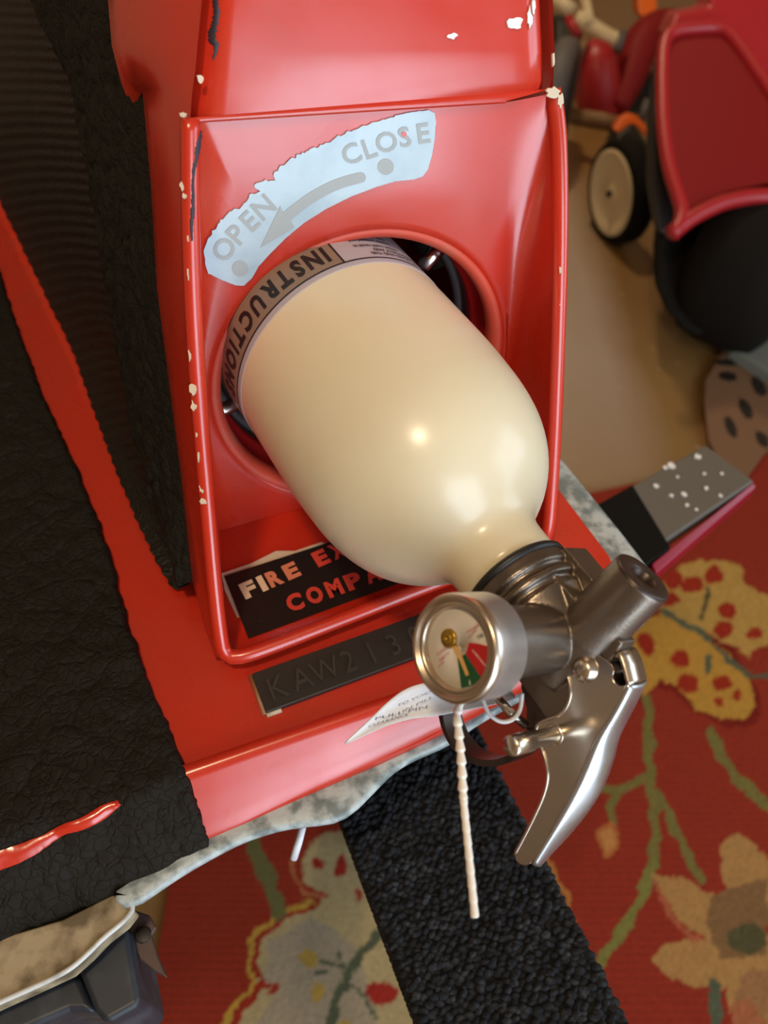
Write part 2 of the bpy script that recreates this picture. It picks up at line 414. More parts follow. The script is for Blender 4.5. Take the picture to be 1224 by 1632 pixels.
# panel with the opening
crease = smoothline([PN(u, v) for u, v in ((872, 152), (857, 290), (838, 430), (824, 520), (812, 610), (801, 690))] + [PC + ER * .157], 40, 2)
rr = resample(right_r[::-1], 40); brr = rr[-1]
rr = [p.copy() for p in rr]
inner = []
for i, (c, q) in enumerate(zip(crease, rr)):
    t = i / 39; off = lerp(.020, .0045, min(1, t * 1.6)); inner.append(c + (HC - c) * 0 + (-ER) * off)
top_l = PN(306, 195); topline = [lerp(inner[0], top_l, t) for t in np.linspace(0, 1, 20)]
leftline = resample([PN(306, 195), PN(310, 300), PN(314, 450), PN(322, 600), PN(333, 740), PC], 30)
botline = [PC + ER * s for s in np.linspace(0, .157 - .0045, 30)]
outline = inner[::-1] + topline[1:] + leftline[1:] + botline[1:-1]
def p2(p): d = p - HC; return math.atan2(np.dot(d, EU), np.dot(d, ER))
outline.sort(key=p2)
angs = [p2(p) for p in outline]
rings = []
for (r, dpt) in ((None, 0), ('mid', 0), (HR + .004, 0), (HR + .0012, -.0004), (HR, -.0016)):
    row = []
    for p, a in zip(outline, angs):
        cdir = ER * math.cos(a) + EU * math.sin(a)
        if r is None: row.append(p)
        elif r == 'mid': row.append(lerp(p, HC + cdir * (HR + .004), .5))
        else: row.append(HC + cdir * min(r, np.linalg.norm(p - HC) - .0002) + NP * dpt)
    rings.append(row)
hs.add(*loft(rings, True))
# right side wall with a soft fillet
rows = []
for i in range(40):
    a, c, q = inner[i], crease[i], rr[i]
    d = q - c; L = np.linalg.norm(d); k = c + d * min(.5, .014 / max(L, 1e-4))
    row = [a]
    for t in np.linspace(.12, 1, 8): row.append((1 - t) ** 2 * a + 2 * t * (1 - t) * c + t * t * k)
    row.append(lerp(k, q, .5)); row.append(q); rows.append(row)
hs.add(*loft(rows))
# left inner side
ll = resample(leftline, 30); lr = resample(left_r + [bot_r[0]], 30)
hs.add(*loft([[a, lerp(a, b, .5), b] for a, b in zip(ll, lr)]))
# recess floor
fl_b = smoothline(bot_r, 40, 1); fl_t = resample([PC, PC + ER * .157], 40)
br = bot_r[-1]
hs.add(*loft([[lerp(V(*a), V(b[0], b[1], ZD + .003), t) + V(0, 0, .0015) for t in (0, .25, .5, .75, 1)] + [b] for a, b in zip(fl_t, fl_b)]))
# closing gusset at the right of the floor
hs.add([fl_t[-1], rows[-1][-1], bot_r[-1], right_r[0]], [(0, 1, 2), (1, 3, 2)])
# hood above the crease
NU = nrm(V(.33, -.86, .40))
cl, cr = left_r[0], right_r[-1]
def HOOD(u, v): return onp(u, v, lerp(cl, cr, .5) + V(0, 0, .004), NU)
hl = [cl, HOOD(308, 150), HOOD(314, 80), HOOD(322, 0), HOOD(335, -140), HOOD(345, -260)]
hr = [cr, HOOD(884, 128), HOOD(884, 80), HOOD(881, 0), HOOD(870, -140), HOOD(862, -260)]
rows = []
for a, b in zip(hl, hr):
    row = []
    for t in np.linspace(0, 1, 24):
        e = min(t, 1 - t); drop = .010 * max(0, 1 - e / .06) ** 2
        row.append(lerp(a, b, t) - NU * drop)
    rows.append(row)
hs.add(*loft(rows))
hs.add(*loft([[p + NP * .001 for p in topline], [p + EU * .0012 + NP * .0022 for p in topline], [lerp(cr, cl, t) + EU * .0005 for t in np.linspace(0, 1, 20)]]))
# right outer side and rear of the housing
ro = right_r[::-1]
backv = -NH * .10
hs.add(*loft([[p - NH * 0, p + ER * .003 - NH * .01, p - NH * .06 + V(0, 0, -.02)] for p in [hr[-1], hr[-2], hr[-3], hr[-4]] + ro]))
hsg = hs.obj('housing_shell', RED, housing)
bmm = bmesh.new(); bmm.from_mesh(hsg.data); bmesh.ops.remove_doubles(bmm, verts=bmm.verts, dist=.00015); bmesh.ops.recalc_face_normals(bmm, faces=bmm.faces); bmm.to_mesh(hsg.data); bmm.free()
# left outer side wall
sw = [((345, -260), (168, -260), .06), ((335, -140), (168, -140), .06), ((322, 0), (172, 0), .055), ((316, 60), (178, 72), .05), ((311, 115), (203, 128), .045), ((306, 150), (226, 138), .042), ((303, 190), (230, 180), .042), ((303, 300), (240, 290), .042), ((305, 400), (246, 390), .042), ((306, 450), (250, 460), .042),
      ((314, 600), (268, 600), .040), ((327, 760), (288, 755), .036), ((341, 930), (306, 925), .030), ((350, 1010), (326, 1000), .022), ((357, 1044), (345, 1052), .012)]
rp = {(345, -260): hl[5], (335, -140): hl[4], (322, 0): hl[3], (316, 60): HOOD(316, 60), (311, 115): HOOD(311, 115), (306, 150): HOOD(306, 150)}
for q, p in zip(TLp, left_r): rp[q] = p
rp[(357, 1044)] = bot_r[0]
bnd = []; rows = []
for a, b, dd in sw:
    if a not in rp: rp[a] = W(a[0], a[1], 1 / lerp(1 / .287, 1 / .362, (a[1] - 190) / 820))
    P = rp[a]; d = float(np.dot(P - C0, FW)); Q = W(b[0], b[1], d + dd)
    if Q[2] < ZD: Q = DK(*b)
    bnd.append(Q); row = []
    for t in np.linspace(0, 1, 8): row.append(lerp(P, Q, t) + (W(lerp(a[0], b[0], .5) - 10, lerp(a[1], b[1], .5), d + dd * .3) - lerp(P, Q, .5)) * math.sin(math.pi * t) * .5)
    row.append(Q + V(-.0005, .002, -.03)); rows.append(row)
sidew = obj('side_wall', *loft(rows), RED, housing); orient(sidew)

# opening lip, tube and fittings inside it
lipm = MB(); lipm.add(*lathe([(-.0012, HR + .0004), (-.0005, HR - .0006), (-.0015, HR - .0030), (-.004, HR - .0046), (-.009, HR - .005), (-.012, HR - .004)], HC, NP, 96, cap=False))
lipm.obj('opening_lip', REDLIP, housing)
tb = obj('storage_tube', *lathe([(-.010, HR + .002), (-.012, HR - .0005), (-.022, HR - .001), (-.024, HR - .0055), (-.034, HR - .0055), (-.036, HR - .0005), (-.40, HR - .001), (-.402, .001)], HC, NP, 72, cap=False), REDIN, housing)
obj('rubber_ring', *lathe([(-.040, HR - .0008), (-.040, HR - .006), (-.044, HR - .008), (-.047, HR - .006), (-.047, HR - .0008)], HC, NP, 72, cap=False), GREYT, housing)
# dark saddle clamp round the bottle with bolts
AX = nrm(.48699148 * RT - .69502 * UP - .529 * FW)      # bottle axis towards the nozzle
BS = C0 + (557 - 612) / FPX * .374 * RT + (816 - 585) / FPX * .374 * UP + .374 * FW
BR = .055
E1 = nrm(UP - AX * np.dot(AX, UP)); E2 = np.cross(AX, E1)
def BP(s, phi, r): return BS + AX * s + r * (math.cos(phi) * E1 + math.sin(phi) * E2)
# arcs of a dark clamp behind the opening
for a0, a1 in ((20, 88), (150, 225)):
    rows = []
    for a in np.linspace(math.radians(a0), math.radians(a1), 20):
        cdir = ER * math.cos(a) + EU * math.sin(a)
        rows.append([HC + cdir * (HR - .002) - NP * .050, HC + cdir * (HR - .013) - NP * .052, HC + cdir * (HR - .0135) - NP * .10, HC + cdir * (HR - .002) - NP * .10])
    o = obj('clamp_shoe', *loft(rows), DARK, housing); orient(o)
for (u, v, dd, r) in ((688, 408, .400, .0042), (357, 652, .395, .0035)):
    P = W(u, v, dd); d = nrm(HC - NP * .03 - P)
    obj('clamp_bolt', *lathe([(-.008, r * .9), (0, r), (.006, r), (.0075, r * .7), (.008, r * .3)], P, d, 20), CHROME, housing)

VW = -FW
# scuffs and chips on the housing
from mathutils.bvhtree import BVHTree
def tree_of(obs):
    vs = []; fs = []
    for o in obs:
        b = len(vs); off = root_loc(o); vs += [v.co + off for v in o.data.vertices]; fs += [[i + b for i in p.vertices] for p in o.data.polygons]
    return BVHTree.FromPolygons(vs, fs)
def on_tree(tr, u, v, off):
    d = Vector(ray(u, v)).normalized(); h, n_, i, dd = tr.ray_cast(Vector(C0), d)
    if h is None: return None
    if n_.dot(d) > 0: n_ = -n_
    return np.array(h + n_ * off)
def draped(pts, widths, tr, off, name, m_, parent, seed=3, n=60, cross=5, jit=.5, smooth_rows=0, lift=0.0):
    rg = random.Random(seed); q = smoothline(pts, n, 1); rows = []
    for i, p in enumerate(q):
        t = i / (n - 1); w = np.interp(t, np.linspace(0, 1, len(widths)), widths); a = q[max(0, i - 1)]; b = q[min(n - 1, i + 1)]; d = nrm(b - a); nn_ = V(-d[1], d[0])
        w1 = w * (1 - jit * rg.random()); w2 = w * (1 - jit * rg.random()); row = []
        for k in range(cross):
            c = p + nn_ * lerp(-w1, w2, k / (cross - 1)); h = on_tree(tr, c[0], c[1], off * (1 if 0 < k < cross - 1 else .2))
            row.append(h)
        if any(r is None for r in row): continue
        rows.append(row)
    if smooth_rows:
        A_ = np.array(rows); B2 = A_.copy()
        for i in range(len(A_)): B2[i] = A_[max(0, i - smooth_rows):i + smooth_rows + 1].mean(0) if smooth_rows <= i < len(A_) - smooth_rows else A_[i]
        B2 += VW * lift; rows = [list(r) for r in B2]
    return obj(name, *loft(rows), m_, parent, smooth=True)
rimo = [o for o in bpy.data.objects if o.name.startswith('rim_bead')][0]
HT = tree_of([hsg, rimo, sidew])
def blob(center, ax1, ax2, nv, r1, r2, th, name, m_, parent, seed=0, n=14, jag=.3):
    rg = random.Random(seed); P = []
    for k in range(n):
        a = 2 * math.pi * k / n; f = 1 + rg.uniform(-jag, jag); P.append(center + ax1 * math.cos(a) * r1 * f + ax2 * math.sin(a) * r2 * f + nv * th)
    o = obj(name, *plate(P, -nv * th * 1.5), m_, parent, smooth=False); orient(o); return o
def surf_hit(px, mode):
    return {'panel': PN, 'hood': HOOD, 'deck': DK}[mode](*px)
# along ridge edges: chips wrap the bead
def ridge_at(u, v):
    best = min(ridge, key=lambda p: (lambda q: (q[0] - u) ** 2 + (q[1] - v) ** 2)(proj(p))); return best
def proj(P):
    d = P - C0; z = np.dot(d, FW); return (612 + FPX * np.dot(d, RT) / z, 816 - FPX * np.dot(d, UP) / z)
k = 0
for (u, v, w, h) in ((291, 297, 4, 7), (294, 313, 3, 4), (303, 560, 2.5, 13), (309, 620, 6, 11), (310, 646, 5, 8), (322, 775, 4, 10), (324, 799, 6, 6), (292, 184, 5, 4), (300, 375, 1.5, 12), (300, 430, 1.5, 14), (314, 690, 1.5, 8), (317, 725, 1.5, 12),
                     (893, 205, 3, 13), (895, 290, 2, 8), (893, 420, 2, 18), (894, 345, 1.5, 6), (892, 480, 2, 7), (890, 640, 1.5, 8)):
    k += 1
    P = ridge_at(u, v); d = float(np.dot(P - C0, FW)) - .0046
    C = W(u, v, d + (.003 if u > 600 else .0018)); s = d / FPX
    blob(C, RT, UP, VW, w * s, h * s, .0007, 'paint_chip', PRIMER, housing, seed=k)
for (u, v, w, h, md, mm) in ((319, 127, 5, 6, 'hood', PRIMER), (720, 58, 8, 3.5, 'hood', WHITECHIP), (820, 38, 14, 8, 'hood', WHITECHIP), (843, 28, 4, 12, 'hood', WHITECHIP), (849, 12, 3, 10, 'hood', WHITECHIP), (343, 1261, 6, 11, 'lip', WHITECHIP), (461, 1185, 2.5, 2.5, 'lip', WHITECHIP), (880, 147, 12, 7, 'hood', PRIMER), (892, 160, 5, 9, 'hood', PRIMER), (881, 95, 2.5, 10, 'hood', PRIMER)):
    k += 1
    if md == 'hood': C, a1, a2, nv = HOOD(u, v), ER, nrm(np.cross(NU, ER)), NU
    else: C, a1, a2, nv = onp(u, v, fold[4], NL) + NL * .0012, ER, nrm(np.cross(NL, ER)), NL
    s = np.dot(C - C0, FW) / FPX
    blob(C, a1, a2, nv, w * s, h * s * 1.1, .0008, 'paint_chip', mm, housing if md == 'hood' else ski, seed=k)
def streak(pts, widths, fn, nv, name, m_, parent, th=.0006, seed=3):
    rg = random.Random(seed); q = smoothline(pts, 36, 1); L = []; R = []
    for i, p in enumerate(q):
        t = i / 35; w = np.interp(t, np.linspace(0, 1, len(widths)), widths)
        L.append(fn(p[0] - w * rg.uniform(.4, 1.2), p[1] + rg.uniform(-2, 2)) + nv * th); R.append(fn(p[0] + w * rg.uniform(.4, 1.2), p[1] + rg.uniform(-2, 2)) + nv * th)
    return obj(name, *loft([[a - nv * th * 1.4, a, b, b - nv * th * 1.4] for a, b in zip(L, R)]), m_, parent, smooth=False)
draped([(321, 208), (315, 240), (313, 252), (307, 280), (308, 330), (305, 355), (306, 384)], [1.5, 6, 4, 3, 3, 4, 4, 1.5], HT, .0004, 'black_scuff', SCUFF, housing)
draped([(343, -40), (343, 0), (346, 20), (342, 40), (336, 60), (346, 75), (340, 95)], [9, 8, 6, 6, 7, 9, 5, 1], HT, .0004, 'black_scuff', SCUFF, housing, seed=9)

# ---- OPEN / CLOSE sticker on the panel
st_px = [(332, 378), (350, 355), (366, 338), (384, 330), (398, 312), (415, 306), (404, 297), (412, 290), (425, 288), (437, 286), (436, 276), (452, 262), (478, 246), (500, 236), (520, 228), (548, 213), (575, 202), (598, 194), (630, 184), (660, 178), (684, 176), (693, 181), (695, 195), (693, 220), (689, 245), (682, 270), (674, 281), (660, 286), (630, 289), (600, 298), (560, 313), (520, 333), (485, 355), (455, 380), (430, 405), (412, 425), (402, 443), (388, 456), (375, 455), (350, 445), (332, 436), (328, 425), (325, 400)]
rg = random.Random(5); sp = []
for i, (a, b) in enumerate(zip(st_px, st_px[1:] + st_px[:1])):
    n = max(1, int(math.hypot(b[0] - a[0], b[1] - a[1]) / 4)); jag = 2.2 if i < 18 else (.7 if i < 23 or i > 36 else .15)
    for t in range(n): sp.append((lerp(a[0], b[0], t / n) + rg.uniform(-jag, jag), lerp(a[1], b[1], t / n) + rg.uniform(-jag, jag)))
stk = obj('arc_sticker', *plate([PN(u, v, .0007) for u, v in sp], -NP * .0008), STICK, housing, smooth=False); orient(stk)
tag(stk, 'worn silver foil arc reading OPEN and CLOSE with an arrow')
def flat(name, polys, off, m_, parent, fn=PN, nv=NP, th=.0002):
    mm = MB()
    for poly in polys: mm.add(*plate([fn(u, v, off) for u, v in poly], -nv * th))
    return orient(mm.obj(name, m_, parent, smooth=False))
def circ(cx, cy, r, n=24): return [(cx + r * math.cos(2 * math.pi * k / n), cy + r * math.sin(2 * math.pi * k / n)) for k in range(n)]
flat('dot', [circ(615, 266, 13)], .0009, STICKT, stk); flat('dot', [circ(383, 428, 13)], .0009, STICKT, stk)
cl_ = smoothline([(574, 283), (540, 292), (505, 309), (470, 334), (452, 350)], 20, 2); T1 = []; T2 = []
for i, p in enumerate(cl_):
    a = cl_[max(0, i - 1)]; b_ = cl_[min(19, i + 1)]; d = nrm(b_ - a); nn_ = V(-d[1], d[0]); T1.append(tuple(p + nn_ * 8.5)); T2.append(tuple(p - nn_ * 8.5))
capa = [(574 + 8.5 * math.cos(a), 283 + 8.5 * math.sin(a)) for a in np.linspace(-1.2, 1.6, 6)]
capr = [(575 + 8.5 * math.cos(a), 283 + 8.5 * math.sin(a)) for a in np.linspace(-1.9, 1.2, 7)]
T1 = T1[:-1]; T2 = T2[:-1]
if T1[0][1] > T2[0][1]: T1, T2 = T2, T1
flat('arrow', [T1[::-1] + capr + T2 + [(470, 362), (415, 395), (447, 328)]], .0009, STICKT, stk)
def letters(s, pxs, rots, hpx, fn, nv, off, m_, parent, bold=.02, th=.0001):
    for ch, (u, v), rot in zip(s, pxs, rots):
        vs, fs = text_geo(ch, 1, bold)
        xs = [p[0] for p in vs]; ys = [p[1] for p in vs]; cx = (min(xs) + max(xs)) / 2; cy = .35
        c, s_ = math.cos(rot), math.sin(rot); S = hpx / .72
        P = []
        for x, y, z in vs:
            x = (x - cx) * S; y = (y - cy) * S; P.append(fn(u + x * c - y * s_ * 1, v - (x * s_ + y * c), off))
        obj('letter', P, fs, m_, parent, smooth=False)
letters('OPEN', [(357, 397), (377, 373), (398, 352), (420, 330)], [.95, .86, .78, .72], 33, PN, NP, .0009, STICKT, stk)
letters('CLOSE', [(560, 245), (589, 236), (616, 226), (645, 218), (675, 212)], [.40, .33, .28, .22, .15], 32, PN, NP, .0009, STICKT, stk)
flat('worn_spot', [circ(644, 214, 4.5, 9)], .0010, RED, stk)

# ---- compartment label on the recess floor
ZF = .0042
def FLO(u, v, off=0): return onz(u, v, ZD + ZF + off)
q0, q1 = FLO(357, 918), FLO(396, 1018); ex = ER; L_ = .150
lab = obj('compartment_label', *plate([q0, q1, q1 + nrm(FLO(640, 928) - q1) * L_, q0 + nrm(FLO(510, 869) - q0) * L_], V(0, 0, -.0012)), BLKPL, housing, smooth=False); orient(lab)
tag(lab, 'black label reading FIRE EXTINGUISHER COMPARTMENT')
sl = obj('label_glue', *plate([FLO(353, 914, -.0006), FLO(358, 940, -.0006), FLO(378, 985, -.0006), FLO(392, 1016, -.0006), FLO(500, 975, -.0006), FLO(560, 880, -.0006), FLO(512, 864, -.0006), FLO(470, 878, -.0006), FLO(440, 878, -.0006), FLO(400, 898, -.0006)], V(0, 0, -.0006)), PRIMER, lab, smooth=False); orient(sl)
def text_on(s, org, ex, ey, size, nv, m_, parent, bold=.0, spacing=1.0, name='letter', xs=1.0, ext=0.0, colors=None, per=False, step=None):
    """lettering laid on a plane, each character an object when per is set"""
    if not per:
        vs, fs = text_geo(s, size, bold * size, ext)
        return obj(name, [org + ex * x * xs + ey * y + nv * z for x, y, z in vs], fs, m_, parent, smooth=False)
    x0 = 0
    for i, ch in enumerate(s):
        if ch != ' ':
            vs, fs = text_geo(ch, size, bold * size, ext)
            xa = min(p[0] for p in vs); wch = max(p[0] for p in vs) - xa
            w_ = step * .78 if ch not in 'I1' else wch * 1.2
            kx = w_ / wch if ch not in 'I1' else 1.2
            obj(name, [org + ex * (x0 + (x - xa) * kx) + ey * y + nv * z for x, y, z in vs], fs, (colors[i] if colors else m_), parent, smooth=False)
            x0 += (step if ch not in 'I' else step * .5)
        else: x0 += step * .8
    return None
lx = nrm(FLO(575, 868) - FLO(388, 950)); ly = nrm(np.cross(V(0, 0, 1), lx))
text_on('FIRE EXTINGUISHER', FLO(391, 954, .0004), lx, ly, .0130, V(0, 0, 1), LRED, lab, bold=.055, per=True, step=.0095, colors=[LCRM, LCRM, LORG, LORG] + [LRED] * 20)
lx2 = nrm(FLO(640, 905) - FLO(455, 972))
text_on('COMPARTMENT', FLO(462, 975, .0004), lx2, nrm(np.cross(V(0, 0, 1), lx2)), .0130, V(0, 0, 1), LRED, lab, bold=.055, per=True, step=.0106)

# ---- hull number plate
kx = nrm(DK(690, 975) - DK(402, 1078)); kd = nrm(DK(425, 1140) - DK(402, 1078)); kw = np.linalg.norm(DK(425, 1140) - DK(402, 1078)) ; k0 = DK(402, 1078)
idp = obj('hull_number_plate', *plate([k0 + V(0, 0, .0028), k0 + kd * kw + V(0, 0, .0028), k0 + kd * kw + kx * .15 + V(0, 0, .0028), k0 + kx * .15 + V(0, 0, .0028)], V(0, 0, -.003)), BLKID, ski, smooth=False, mods=(bevel(.0006, 2),)); orient(idp)
tag(idp, 'black plate with raised characters KAW21303')
obj('sealant', *tube([k0 - kx * .0006 + V(0, 0, .0008), k0 + kd * kw - kx * .0006 + V(0, 0, .0008)], .0012, 8), SEAL, idp)
obj('sealant', *tube([k0 - kd * .0004 + V(0, 0, .0006), k0 - kd * .0004 + kx * .14 + V(0, 0, .0006)], .0008, 8), REDLIP, idp)
obj('sealant', *tube([k0 + kd * (kw + .0004) + V(0, 0, .0006), k0 + kd * (kw + .0004) + kx * .007 + V(0, 0, .0006)], .0012, 8), PRIMER, idp)
chars = 'KAW21303'
for i, ch in enumerate(chars):
    vs, fs = text_geo(ch, .0165, .0, .0008)
    xa = (min(p[0] for p in vs) + max(p[0] for p in vs)) / 2
    org = k0 + kx * (.009 + i * .0117) + kd * (kw * .80) + V(0, 0, .0030)
    obj('raised_character', [org + kx * (x - xa) * .82 - kd * y + V(0, 0, 1) * z for x, y, z in vs], fs, BLKLET, idp, smooth=False)

# ---- foam pads
def ncrack(p, sc):
    d, _ = noise.voronoi(Vector((p[0] * sc, p[1] * sc, p[2] * sc)), distance_metric='DISTANCE', exponent=2.5)
    return min(.25, d[1] - d[0]) * 4
def pad_grid(rows_, nr, nc, up, amp_fn):
    a0 = np.array([r[0] for r in rows_]); a1 = np.array([r[1] for r in rows_])
    L = np.concatenate([[0], np.cumsum(np.linalg.norm(np.diff(a1, axis=0), axis=1) + np.linalg.norm(np.diff(a0, axis=0), axis=1))])
    tt = np.linspace(0, L[-1], nr)
    R0 = np.stack([np.interp(tt, L, a0[:, k]) for k in range(3)], 1); R1 = np.stack([np.interp(tt, L, a1[:, k]) for k in range(3)], 1)
    G = np.array([[lerp(a, b, t) for t in np.linspace(0, 1, nc)] for a, b in zip(R0, R1)])
    return G
# large left pad: deck part, over the lip and down
pe = [(-95, 150), (-40, 330), (0, 432), (22, 505), (65, 620), (130, 762), (172, 870), (203, 990), (243, 1100), (284, 1190), (299, 1234)]
prow = [(DK(u, v, .006) - ER * .42, DK(u, v, .006)) for u, v in pe]
le = onp(336, 1340, fold[4] + NL * .005, NL)
KD = np.cross(NL, ER); KD = KD if KD[2] < 0 else -KD
prow += [(p - ER * .42 + KD * k_, p) for k_, p in zip((0, .03, .055, .055, .055), (lerp(DK(299, 1234, .006), le, .3) + NL * .001, lerp(DK(299, 1234, .006), le, .65) + NL * .001, le, le + V(0, 0, -.006) + NH * .001, le + V(0, 0, -.013) - NH * .002))]
G = pad_grid(prow, 230, 250, None, None)
nr, nc = G.shape[:2]
dU = np.gradient(G, axis=0); dV = np.gradient(G, axis=1); NN = np.cross(dU, dV); NN /= np.linalg.norm(NN, axis=2, keepdims=True)
if NN[5, 5, 2] < 0: NN = -NN
vs = []
for i in range(nr):
    for j in range(nc):
        p = G[i, j]; q = Vector(p)
        w = noise.noise_vector(q * 25) * .012
        h = .0013 * ncrack(q + w, 48) + .0011 * noise.noise(q * 90) + .0016 * noise.noise(q * 22)
        if j == nc - 1: h -= .005
        e = 0.0
        if j >= nc - 4: e = .0008 * noise.noise(q * 130 + Vector((5, 5, 5))) + .0012 * noise.noise(q * 420)
        vs.append(p + NN[i, j] * h + ER * e)
pad = obj('deck_pad', vs, grid_faces(nr, nc), PAD, ski, mods=(solid(.007, 1 if True else -1),)); orient(pad)
tag(pad, 'cracked black foam pad on the left deck')
pad.modifiers['solid'].offset = -1
# red line where the pad is worn through at the fold
wl = [(-30, 1378), (0, 1371), (40, 1356), (75, 1338), (105, 1318), (125, 1316), (150, 1303), (172, 1288), (192, 1278)]
ww = [19, 19, 18, 17, 11, 10, 11, 12, 13, 5]
worn = draped(wl, ww, tree_of([pad]), .0012, 'worn_red_line', RED, ski, n=90, jit=.35, smooth_rows=4, lift=.0003)
tag(worn, 'bright red hull showing through the worn pad fold')

# tray mat in the valley: lumpy border against the housing and ribbed mesh in the middle
se = [(-140, -120), (-60, 170), (0, 322), (60, 446), (115, 558), (165, 700), (215, 826), (247, 892), (272, 936), (281, 944)]
strip_r = resample([DK(u, v, .004) for u, v in se], 200)
br_ = [p for i_, p in enumerate(bnd[:13]) if i_ not in (3, 4)]
br_ = [p + V(.0018, 0, .0005) for p in br_]
br_ = resample(br_, 200)
# match rows by image height
def at_v(line, v):
    vv = [proj(p)[1] for p in line]; 
    return np.array([np.interp(v, vv, [p[k] for p in line]) for k in range(3)])
vv_all = list(np.linspace(-135, 930, 200)) + [936, 941]
Lr = []; Rr = []
sv = [proj(p)[1] for p in strip_r]; bv_ = [proj(p)[1] for p in br_]
for v in vv_all:
    Lr.append(np.array([np.interp(v, sv, [p[k] for p in strip_r]) for k in range(3)]))
    Rr.append(np.array([np.interp(v, bv_, [p[k] for p in br_]) for k in range(3)]))
nr = len(vv_all); nc = 110; vsA = []; vsB = []
mid = []
for i in range(nr):
    a, b = Lr[i], Rr[i]; wpx = proj(b)[0] - proj(a)[0]
    fb = min(.5, 62 / max(wpx, 1)) if i < nr - 12 else .5
    mid.append(lerp(a, b, 1 - fb))
for i in range(nr):
    a, b, m_ = Lr[i], Rr[i], mid[i]
    nv = nrm(np.cross(b - a, Lr[min(nr - 1, i + 1)] - Lr[max(0, i - 1)] + 1e-9)); nv = nv if np.dot(nv, FW) < 0 else -nv
    for j in range(nc):
        t = j / (nc - 1); p = lerp(a, m_, t)
        sag = -.006 * math.sin(math.pi * t)
        q = Vector(p); rib = math.sin((i * 1.9 + 5 * math.sin(t * 2.6)) * 1.0) * .0007
        vsA.append(p + nv * (sag + rib + .0006 * noise.noise(q * 40)))
    for j in range(60):
        t = j / 59; p = lerp(m_, b, t); q = Vector(p) + noise.noise_vector(Vector(p) * 60) * .006
        h = .0045 * math.sin(math.pi * min(1, t * 1.02)) ** .5 + (.0016 * ncrack(q, 75) + .0014 * noise.noise(q * 120)) * (1 - t ** 6)
        vsB.append(p + nv * h)
fa = grid_faces(nr, nc); fb_ = grid_faces(nr, 60)
tm = obj('tray_mat', vsA, fa, MESHPAD, ski); orient(tm); tag(tm, 'ribbed black mesh mat in the foot tray')
ts = obj('tray_mat_border', vsB, fb_, PAD, ski); orient(ts); tag(ts, 'lumpy black foam border against the red housing')

# ------------------------------------------------------------------ fire extinguisher
ext_ = empty('fire_extinguisher', BS - AX * .08, 'cream fire extinguisher with a pressure gauge, sticking out of the round red opening', 'fire extinguisher')
prof = [(-.20, .030), (-.195, .048), (-.185, .0545), (-.18, BR), (0, BR), (.030, BR), (.048, .0548), (.060, .0540), (.070, .0532), (.080, .0514), (.088, .0490), (.096, .0453), (.103, .0405), (.109, .0348), (.113, .0295), (.116, .0252), (.1185, .0222), (.122, .0206), (.126, .0202), (.137, .0202), (.1372, .016)]
pr = smoothline([(a, b) for a, b in prof], 110, 2)
cyl = obj('cylinder', *lathe([tuple(p) for p in pr], BS, AX, 128), CREAM, ext_)
def band(name, s0, s1, p0, p1, r, m_, parent, n=60, th=.0002):
    rows = []
    for p in np.linspace(p0, p1, n): rows.append([BP(s, p, r) for s in np.linspace(s0, s1, 5)])
    return orient(obj(name, *loft(rows), m_, parent, mods=()))
wrap = obj('label_wrap', *lathe([(-.16, BR), (-.16, BR + .0003), (-.0006, BR + .0003), (0, BR + .00015), (0, BR)], BS, AX, 128, cap=False), LBL, ext_)
def cylhit(u, v):
    d = ray(u, v); o_ = C0 - BS; dp = d - AX * np.dot(d, AX); op = o_ - AX * np.dot(o_, AX)
    a = np.dot(dp, dp); b_ = 2 * np.dot(dp, op); c = np.dot(op, op) - (BR + .0003) ** 2; D = b_ * b_ - 4 * a * c
    t = (-b_ - math.sqrt(max(D, 0))) / (2 * a); P = o_ + d * t; s = np.dot(P, AX); P = P - AX * s
    return s, math.atan2(np.dot(P, E2), np.dot(P, E1))
_, ph0 = cylhit(552, 422); _, ph1 = cylhit(374, 612)
R1 = BR + .00045
band('tan_panel', -.060, -.0032, ph0, ph0 + 2.0, R1, LBLB, wrap)
band('border_line', -.0038, -.0030, ph0 - 1.9, ph0 + 2.0, R1 + .0001, BLK, wrap, n=90)
band('border_line', -.060, -.0032, ph0 - .008, ph0 + .008, R1 + .00015, BLK, wrap, n=4)
band('border_line', -.0222, -.0218, ph0, ph0 + 2.0, R1 + .0001, BLK, wrap)
def cyl_text(s, phs, s_base, size, m_, bold, xs=1.0, name='letter', step=None, align=0):
    vs, fs = text_geo(s, size, bold * size); vs, fs = cut_x(vs, fs, .0012)
    xa = min(p[0] for p in vs); w = max(p[0] for p in vs) - xa
    return obj(name, [BP(s_base + y, phs + ((x - xa) * xs - align * w * xs) / BR, R1 + .00025) for x, y, z in vs], fs, m_, wrap, smooth=False)
span = (ph1 + .16 - (ph0 + .07)) * BR; GS = .0142; XS = 1.0
wid = []
for ch in 'INSTRUCTIONS':
    vs_, _f = text_geo(ch, GS, .045 * GS); wid.append(max(p[0] for p in vs_) - min(p[0] for p in vs_))
gap = .0018; XS = (span - 11 * gap) / sum(wid); x0 = 0
for ch, w_ in zip('INSTRUCTIONS', wid):
    cyl_text(ch, ph0 + .07 + x0 / BR, -.0172, GS, BLK, .045, xs=XS); x0 += w_ * XS + gap
for i, s_ in enumerate(('LEVER DOWN AND THIS', 'HORIZONTALLY AND', 'misuse could result in', 'is being pressed and', 'near a hot surface to')):
    cyl_text(s_, ph0 - [.27, .32, .17, .17, .13][i], -.0078 - .0031 * i - (.0014 if i > 2 else 0), .0029, BLK, .02, xs=.95, name='small_print', align=1)
